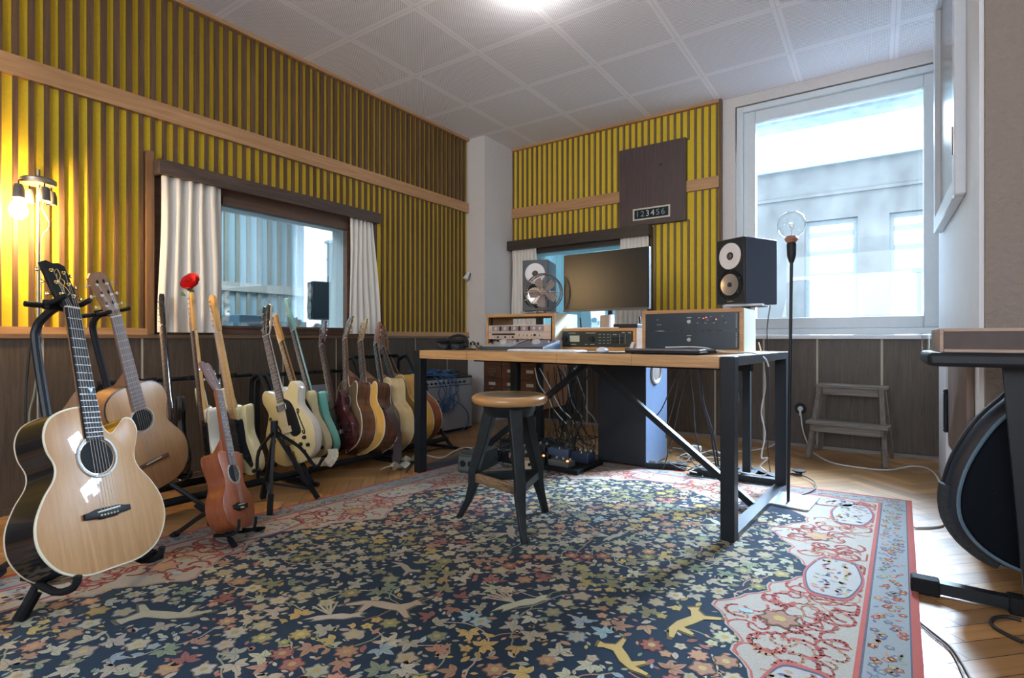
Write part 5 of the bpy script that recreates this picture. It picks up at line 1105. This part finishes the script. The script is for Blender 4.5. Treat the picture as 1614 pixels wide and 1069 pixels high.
# subwoofer, drawer cabinet, amplifier
t=thing('subwoofer','tall dark subwoofer cabinet under the desk with silver side cone','subwoofer',(-1.37,3.44,0),math.radians(-1.5)); B(-.165,.165,-.185,.185,.012,.69).build('cabinet',mat('sub_black',(.010,.014,.022),.5),t,bev=.005)
B(.1655,.1685,-.185,.185,.012,.69).build('side_panel',mat('sub_side_lit',(.10,.14,.22),.4),t)  # bluish window light on the black cabinet's side, put into the panel colour
MB().lathe([(0,.004),(.045,.006),(.062,.002),(.066,.010),(.080,.011),(.084,.004),(.084,0),(0,0)],(.1688,-.02,.605),(1,0,0),36).build('side_cone',mat('cone_silver',(0,0,0)),t,ang=60)
for x in(-.13,.13):
    for y in(-.15,.15): MB().cyl((x,y,0),(x,y,.012),.018,10).build('foot',RUB,t)
t=thing('drawer_cabinet','dark brown wooden index-card cabinet with small labelled drawers behind the desk','cabinet',(-2.575,3.75,0))
CW=wood('cabinet_brown',(.055,.022,.012),(.13,.055,.03),'x',.5); CO=wood('cabinet_side_wood',(.20,.085,.035),(.34,.16,.07),'z',.5)
MB().box(-.30,.285,.012,.43,.24,.70).build('body',CW,t); B(.285,.305,.0,.43,.235,.705).build('side_panel',CO,t)
for c_ in range(3):
    for r_ in range(4):
        x=-.295+c_*.194; z=.245+r_*.114; d=B(x+.004,x+.190,-.004,.0115,z+.003,z+.110).build('drawer',CW,t,bev=.003)
        h_=MB(); ring(h_,x+.06,x+.135,z+.055,z+.085,.004,-.008,-.004); h_.build('label_holder',STL,d); 
        if (c_*3+r_*5)%7!=3: B(x+.064,x+.131,-.006,-.0045,z+.059,z+.081).build('paper_label',mat('label_paper',(.55,.52,.45),.8),d)
        MB().tube([(x+.08,-.005,z+.035),(x+.085,-.018,z+.030),(x+.11,-.018,z+.030),(x+.115,-.005,z+.035)],.003,6).build('pull',STL,d)
for x in(-.28,.27):
    for y in(.03,.40): B(x,x+.03,y-.015,y+.015,0,.24).build('leg',BLK,t)
MB().box(-.28,.30,.02,.04,.19,.235).build('stand_rail',BLK,t)
t=thing('guitar_amplifier','combo guitar amplifier with silver grille cloth and knob panel','amplifier',(-3.075,3.475,0),math.radians(-6+90))
GC=mat('grille_cloth',(.30,.31,.33),.7,var=.25,scale=420); w=.66
MB().box(-w/2,w/2,.0,.235,.012,.485).build('cabinet',mat('tolex',(.015,.017,.018),.7,bump=.3,scale=200),t,bev=.006); B(-w/2+.012,w/2-.012,-.006,0,.030,.405).build('grille',GC,t)
B(-w/2+.012,w/2-.012,-.005,0,.412,.468).build('control_panel',mat('panel_silver',(.42,.43,.45),.35,metal=.4),t)
for i in range(11): MB().lathe([(.010,0),(.008,.012),(0,.012)],(-w/2+.075+i*.047,-.005,.438),(0,-1,0),12).build('knob',BLKP,t)
B(w/2-.055,w/2-.035,-.008,-.004,.43,.45).build('pilot_light',LT,t); MB().tube([(-.10,.11,.485),(-.08,.11,.505),(.08,.11,.505),(.10,.11,.485)],.008,8,sm=3).build('handle',RUB,t)
for x in(-.28,.28): B(x-.02,x+.02,.03,.07,0,.012).build('foot',RUB,t); B(x-.02,x+.02,.17,.21,0,.012).build('foot',RUB,t)
t=thing('music_stand','folded black stand in a slim bag leaning on the pillar','folded stand',(-3.03,4.02,0)); MB().tube([(.09,-.12,.0),(.05,-.06,.35),(.0,.0,.75)],[.045,.042,.028],10).build('bag',RUB,t); MB().tube([(.0,.0,.74),(-.01,.01,.79)],.015,8).build('tip',BLK,t)
t=thing('clip_lamp','small white clip-on lamp on the corner of the pillar','lamp',onY(738,432,4.10)); B(-.02,.02,-.02,.01,-.01,.01).build('clip',BLKP,t); MB().cone((.02,-.02,.01),(.005,-.05,-.055),.016,.026,14).build('lamp_head',mat('lamp_white',(.7,.7,.7),.4),t); MB().tube([(.02,-.02,-.02),(.035,-.02,-.06),(.02,-.02,-.09),(.015,-.015,-.25)],.002,5,sm=4).build('cord',WIREW,t)
t=thing('picture_card','pale blue-grey card propped behind the seafoam guitar','card',(-3.29,2.30,.42)); B(-.02,.0,-.16,.16,-.07,.07).build('card',mat('card_pale',(.42,.43,.52),.7),t)
# floor gear under the desk
t=thing('power_supply','dark metal power supply box with round sockets under the desk','power supply',(-2.06,2.62,0.008),math.radians(10)); B(-.065,.065,-.12,.17,.006,.115).build('housing',mat('box_green_black',(.04,.055,.06),.5),t,bev=.003); B(-.055,.055,-.1225,-.120,.02,.10).build('face_plate',mat('face_grey',(.10,.11,.10),.5),t)
for x in(-.028,.025): MB().lathe([(0,0),(.018,0),(.020,.004),(0,.004)],(x,-.1225,.06),(0,-1,0),16).build('socket',BLKP,t)
for x in(-.05,.05): MB().cyl((x,-.1,0),(x,-.1,.006),.01,8).build('foot',RUB,t); MB().cyl((x,.15,0),(x,.15,.006),.01,8).build('foot',RUB,t)
p=onZ(835,738,.008); t=thing('wooden_box','small pale wooden box with round hole among the pedals','box',(p.x,p.y,.008),math.radians(28)); B(-.05,.05,-.035,.05,0,.055).build('housing',mat('pale_ply',(.50,.40,.26),.6),t,bev=.002); MB().lathe([(0,0),(.010,0),(.010,.002),(0,.002)],(.0,-.0352,.030),(0,-1,0),14).build('hole',HOLE,t)
t=thing('pedalboard','low black pedalboard under the desk carrying the effects pedals','pedalboard',(-1.83,3.02,0),math.radians(-2)); MB().box(-.36,.36,-.17,.17,.008,.035).build('board',RUB,t,bev=.004)
for x in(-.33,.33): B(x-.02,x+.02,-.16,.16,0,.008).build('foot',RUB,t)
pcs=[(-2.10,2.92,'black effects pedal at the left front of the pedalboard',(.13,.08,.045),(.02,.025,.03)),(-1.95,2.93,'pinkish effects pedal at the front of the pedalboard',(.12,.07,.04),(.30,.17,.17)),(-1.79,2.92,'black effects pedal with an orange light, left of the other lit one',(.13,.09,.045),(.012,.015,.02)),(-1.62,2.91,'flat grey effects pedal with an orange light at the right front',(.15,.08,.035),(.09,.10,.10)),
(-2.06,3.09,'small silver effects pedal at the back left of the pedalboard',(.08,.10,.05),(.32,.34,.38)),(-1.90,3.10,'dark effects pedal at the back of the pedalboard, second from left',(.14,.09,.07),(.03,.04,.05)),(-1.73,3.10,'blue-grey effects pedal at the back of the pedalboard',(.15,.09,.065),(.07,.10,.17)),(-1.56,3.09,'dark blue effects pedal at the back right of the pedalboard',(.12,.10,.06),(.02,.035,.07))]
for i,(x_,y_,lb,(a,b_,c_),cc) in enumerate(pcs):
    t=thing('effects_pedal',lb,'pedal',(x_,y_,.035),random.uniform(-.12,.12)); B(-a/2,a/2,-b_/2,b_/2,0,c_).build('housing',mat('pedal%d'%i,cc,.4),t,bev=.004)
    for k in range(3): MB().cyl((-a/3+k*a/3,b_/4,c_),(-a/3+k*a/3,b_/4,c_+.012),.007,8).build('knob',KN if i%2 else BLKP,t)
    MB().cyl((0,-b_/4,c_),(0,-b_/4,c_+.008),.008,10).build('foot_switch',CHR,t)
    if i in(2,3): MB().sphere((a/2-.02,-b_/4,c_),.008,n=8).build('indicator_light',mat('orange_led',(1,.2,.05),.4,emit=(1,.16,.04),es=4),t)
p=onZ(1050,738,.008)
t=thing('power_strip','dark power strip on the rug beside the subwoofer','power strip',(p.x,p.y,.008),math.radians(25)); B(-.12,.12,-.028,.028,0,.035).build('housing',BLKP,t,bev=.004)
for k in range(4): MB().lathe([(.020,0),(.020,.003),(0,.003)],(-.085+k*.055,0,.035),(0,0,1),16).build('outlet',RUB,t)
p=onZ(1097,722,.0); t=thing('white_adapter','white square power adapter standing on the floor under the desk','adapter',(p.x,p.y,0)); B(-.035,.035,-.018,.018,0,.085).build('housing',WIREW,t,bev=.006)
p=onZ(1259,748,0); t=thing('foot_switch','small round black switch on the floor behind the lamp base','switch',(p.x,p.y,0)); MB().lathe([(0,0),(.018,0),(.018,.012),(.040,.020),(.038,.026),(0,.028)]).build('switch_body',BLKP,t)
# ================================================================ CABLES
cR=random.Random(4)
def cable(lbl,pts,r=.0035,m=WIRE,grp=None,sm=8,name='cable'):
    q=crv([Vector(p) for p in pts],sm); o=MB().tube(q,r,6).build(name,m,ang=80); return tag(o,lbl,'cable',grp)
def hang(a,b,sag,n=5,j=.015):
    a=Vector(a); b=Vector(b); P_=[a]
    for i in range(1,n): t=i/n; P_.append(a.lerp(b,t)+Vector((cR.uniform(-j,j),cR.uniform(-j,j),-sag*4*t*(1-t)+cR.uniform(-j,j)*.5)))
    return P_+[b]
def onfloor(p,z=.013): return Vector((p[0],p[1],max(p[2],z)))
def squig(c,rad,n,z=.013,zj=.03):
    a=cR.uniform(0,6); P_=[]; x,y=c
    for i in range(n):
        a+=cR.uniform(.4,1.3); rr=rad*cR.uniform(.4,1); P_.append(Vector((c[0]+rr*math.cos(a),c[1]+rr*math.sin(a)*.7,z+cR.uniform(0,zj))))
    return P_
g='black cables hanging down and tangled under the desk'
for i in range(22):
    px=cR.uniform(862,935); a=onY(px,cR.uniform(575,590),3.28); a.z=min(a.z,.69); b=onZ(cR.uniform(870,940),cR.uniform(690,725),.02)
    cable('black cable hanging from the desk into the tangle left of the subwoofer',[onfloor(p) for p in hang(a,b,cR.uniform(.02,.16),5,.03)]+squig((b.x,b.y),.10,3),cR.choice((.0025,.0035,.0045)),WIRE,g)
g2='black cable coils lying under the desk between stool and subwoofer'
for i in range(22):
    c=onZ(cR.uniform(770,935),cR.uniform(698,738),.02); cable('thin black cable coiled on the floor among the pedals',squig((c.x,c.y),cR.uniform(.06,.16),cR.randint(6,9),.016,.13),.003,WIRE,g2)
for i,(px0,px1,c_) in enumerate(((843,893,WIREW),(850,905,WIREW),(888,920,mat('grey_cable',(.25,.30,.32),.5)),(905,940,mat('grey_cable',(0,0,0))))):
    cable(('white cable dangling from the desk, leftmost of the two pale ones','second white cable dangling next to the first under the desk','grey cable dangling straight under the middle of the desk','grey cable dangling just left of the subwoofer')[i],hang(onY(px0,580,3.2),onY(px1,668,3.35),.05),.004,c_)
rt='black cables hanging right of the subwoofer'
for px0,x1,y1 in((1072,1030,660),(1085,1045,740),(1068,1050,690),(1084,1110,742),(1102,1130,740),(1104,1133,742),(1160,1162,640),(1168,1158,625)):
    a=onY(px0,582,3.0); a.z=min(a.z,.70); b=onZ(x1,y1,.012) if y1>700 else onY(x1,y1,3.25)
    cable('black cable hanging under the desk right of the subwoofer',[onfloor(p) for p in hang(a,b,.03,4,.012)],.0035 if px0<1100 else .006,WIRE,rt)
fl_='loops of black cable on the floor beneath the right half of the desk'
for i in range(9):
    c=onZ(cR.uniform(1060,1135),cR.uniform(715,748),.02); cable('loop of black cable on the floor beneath the right half of the desk',squig((c.x,c.y),cR.uniform(.08,.17),8,.014,.05),.003,WIRE,fl_)
for i in range(4):
    c=onZ(cR.uniform(1080,1125),cR.uniform(722,748),.02); cable('loop of white cable on the floor beneath the right half of the desk',squig((c.x,c.y),cR.uniform(.07,.14),7,.016,.06),.0035,WIREW,'white cable loops beneath the desk')
def zz(L_,z=.013): return [onZ(a,b,z) for a,b in L_]
cable('white power cable running from the left wall socket down to the floor',[onY(1237,650,4.55),onY(1239,672,4.50),onY(1232,690,4.40),onY(1216,703,4.15)]+zz([(1198,708),(1165,712),(1120,712),(1060,706)],.008),.0045,WIREW)
cable('long white cable running from the right wall socket along the floor past the step stool',[onY(1262,652,4.55),onY(1266,680,4.52),onY(1277,707,4.46)]+zz([(1288,718),(1310,729),(1345,736),(1398,741),(1440,735),(1468,742),(1483,765),(1488,800),(1489,822),(1478,830),(1442,832)],.006),.005,WIREW)
cable('black cable curling over the rug corner behind the lamp',zz([(1215,748),(1240,746),(1259,748),(1280,757),(1286,768),(1275,776),(1256,782)],.014),.003,WIRE)
cable('brown twin cable trailing over the parquet at lower right',zz([(1448,980),(1470,997),(1500,1022),(1520,1052),(1532,1075)],.004),.003,mat('brown_cable',(.10,.07,.06),.5))
cable('thin cable following the brown twin cable at lower right',zz([(1449,984),(1472,1004),(1498,1026),(1514,1056),(1522,1078)],.004),.0025,mat('brown_cable',(0,0,0)))
cable('black cable looped at the stand foot by the right edge',zz([(1612,1012),(1590,1002),(1566,988),(1564,976),(1585,972),(1610,978)],.006),.005,WIRE)
rrx=onY(1183,560,3.2)
cable('white cable tied in a loose knot down the rear right desk leg',[onY(1196,540,3.05),onY(1203,570,3.14),onY(1206,610,3.15),onY(1200,650,3.15),onY(1206,685,3.15),onY(1200,720,3.13),onY(1210,722,3.12),onY(1198,735,3.13),onY(1208,745,3.12),onY(1200,750,3.12),onZ(1170,745,.06),onZ(1150,740,.05)],.004,WIREW)
cable('white cable lying over the right end of the desk',[Vector((-.86,2.58,ZT+.028)),Vector((-.70,2.58,ZT+.03)),Vector((-.58,2.56,ZT+.01)),Vector((-.48,2.62,ZT+.006)),Vector((-.44,2.72,ZT-.02)),Vector((-.425,2.74,ZT-.06))],.0035,WIREW)
cable('dark cable dropping from the right studio monitor to the floor',[onY(1214,482,3.45),onY(1209,520,3.45),onY(1211,560,3.45),onY(1212,620,3.42),onY(1210,700,3.40),onZ(1214,745,.01)],.003,WIRE)
cable('black cable running along the floor from the amplifier to the desk leg',zz([(640,745),(672,712),(720,706),(765,712),(800,716)],.008),.004,WIRE)
cable('white cable running along the floor in front of the amplifier',zz([(668,716),(695,722),(715,712),(735,706),(770,712)],.009),.006,WIREW)
cable('black cable hanging down the wainscot behind the big guitar',[onX(48,540,-3.30),onX(42,600,-3.30),onX(40,660,-3.28),onX(44,740,-3.25)],.005,WIRE)
cable('grey-green cable hanging down the wainscot behind the big guitar',[onX(62,560,-3.30),onX(54,620,-3.29),onX(46,660,-3.28),onX(50,740,-3.25)],.005,mat('olive_cable',(.16,.17,.12),.5))
# amplifier cables
BLU=mat('blue_cable',(.02,.09,.24),.45); AM=Matrix.Translation((-3.075,3.475,0))@Matrix.Rotation(math.radians(84),4,'Z'); am=lambda x,y,z: AM@Vector((x,y,z))
for i in range(7):
    x=-.12+i*.03+cR.uniform(-.02,.02); cable('blue cable draped over the front of the amplifier',[am(x-.1,.15,.50+.01*i),am(x,.03,.505),am(x+.02,-.03,.47),am(x+cR.uniform(-.1,.12),-.03,.36),am(x+cR.uniform(-.1,.1),-.03,.27),am(x+cR.uniform(-.1,.14),-.028,.19),am(x+.03,-.03,.24+.02*i)],.004,BLU,'blue cables draped over the amplifier')
cable('blue cable reaching down from the amplifier to the floor',[am(0,-.03,.32),am(.12,-.035,.26),am(.22,-.035,.18),am(.24,-.04,.10),am(.18,-.05,.03),am(.04,-.06,.012),am(-.06,-.05,.012)],.004,BLU)
cable('thick black cable bending down the left side of the amplifier front',[am(-.24,.02,.50),am(-.24,-.03,.46),am(-.22,-.03,.36),am(-.16,-.03,.29),am(-.10,-.03,.29)],.008,WIRE)
for i in range(9): cable('black or blue cable heaped on top of the amplifier',[am(-.26+cR.uniform(0,.5),.05+cR.uniform(0,.16),.495+cR.uniform(0,.05)) for _ in range(8)],.006,WIRE if i%3 else BLU,'cables heaped on top of the amplifier')
# ================================================================ LIGHT AND CAMERA
W=bpy.data.worlds.new('sky'); S.world=W; W.use_nodes=True; bg=W.node_tree.nodes['Background']; bg.inputs[0].default_value=(.80,.91,1,1); bg.inputs[1].default_value=2.3
def light(name,kind,loc,energy,col,rot=None,**k):
    l=bpy.data.lights.new(name,kind); l.energy=energy; l.color=col
    for a,b in k.items(): setattr(l,a,b)
    o=bpy.data.objects.new(name,l); COL.objects.link(o); o.location=loc
    if rot: o.rotation_euler=rot
    return o
def aim(o,d): o.rotation_euler=Vector(d).to_track_quat('-Z','Y').to_euler()
s_=light('daylight','SUN',(0,8,5),34,(.60,.78,1),angle=math.radians(38)); aim(s_,(-.32,-1,-.62))
l=light('rear_fill_light','AREA',(-.15,-3.15,1.7),45,(.86,.93,1),shape='RECTANGLE',size=2.9,size_y=1.6); aim(l,(0,.7,1))  # unseen fill light added behind the camera, tilted up at the ceiling
l=light('window_portal','AREA',(-.28,4.80,1.76),55,(.55,.76,1),shape='RECTANGLE',size=1.2,size_y=1.7); aim(l,(-.25,-1,-.15)); l.data.cycles.is_portal=True
l=light('booth_fill_light','AREA',(-4.9,2.2,2.65),60,(.72,.88,1),shape='RECTANGLE',size=1.2,size_y=2.5)  # unseen area light added to brighten the room behind the glass
l=light('annex_lamp','AREA',(-2.2,5.8,2.55),30,(.65,.88,1),shape='SQUARE',size=1.0)
l=light('ceiling_spot_bulb','POINT',(-1.60,2.50,2.62),2.2,(1,.97,.92),shadow_soft_size=.04)
cam=bpy.data.cameras.new('camera'); co=bpy.data.objects.new('camera',cam); COL.objects.link(co)
co.location=(0,0,EYE); co.rotation_euler=(PI/2,0,YAW); cam.sensor_width=36; cam.lens=36*F/1614; cam.shift_y=-(534.5-HY)/1614; cam.clip_start=.02
S.camera=co
S.view_settings.view_transform='Standard'; S.view_settings.look='None'; S.view_settings.gamma=1; S.view_settings.exposure=1.4
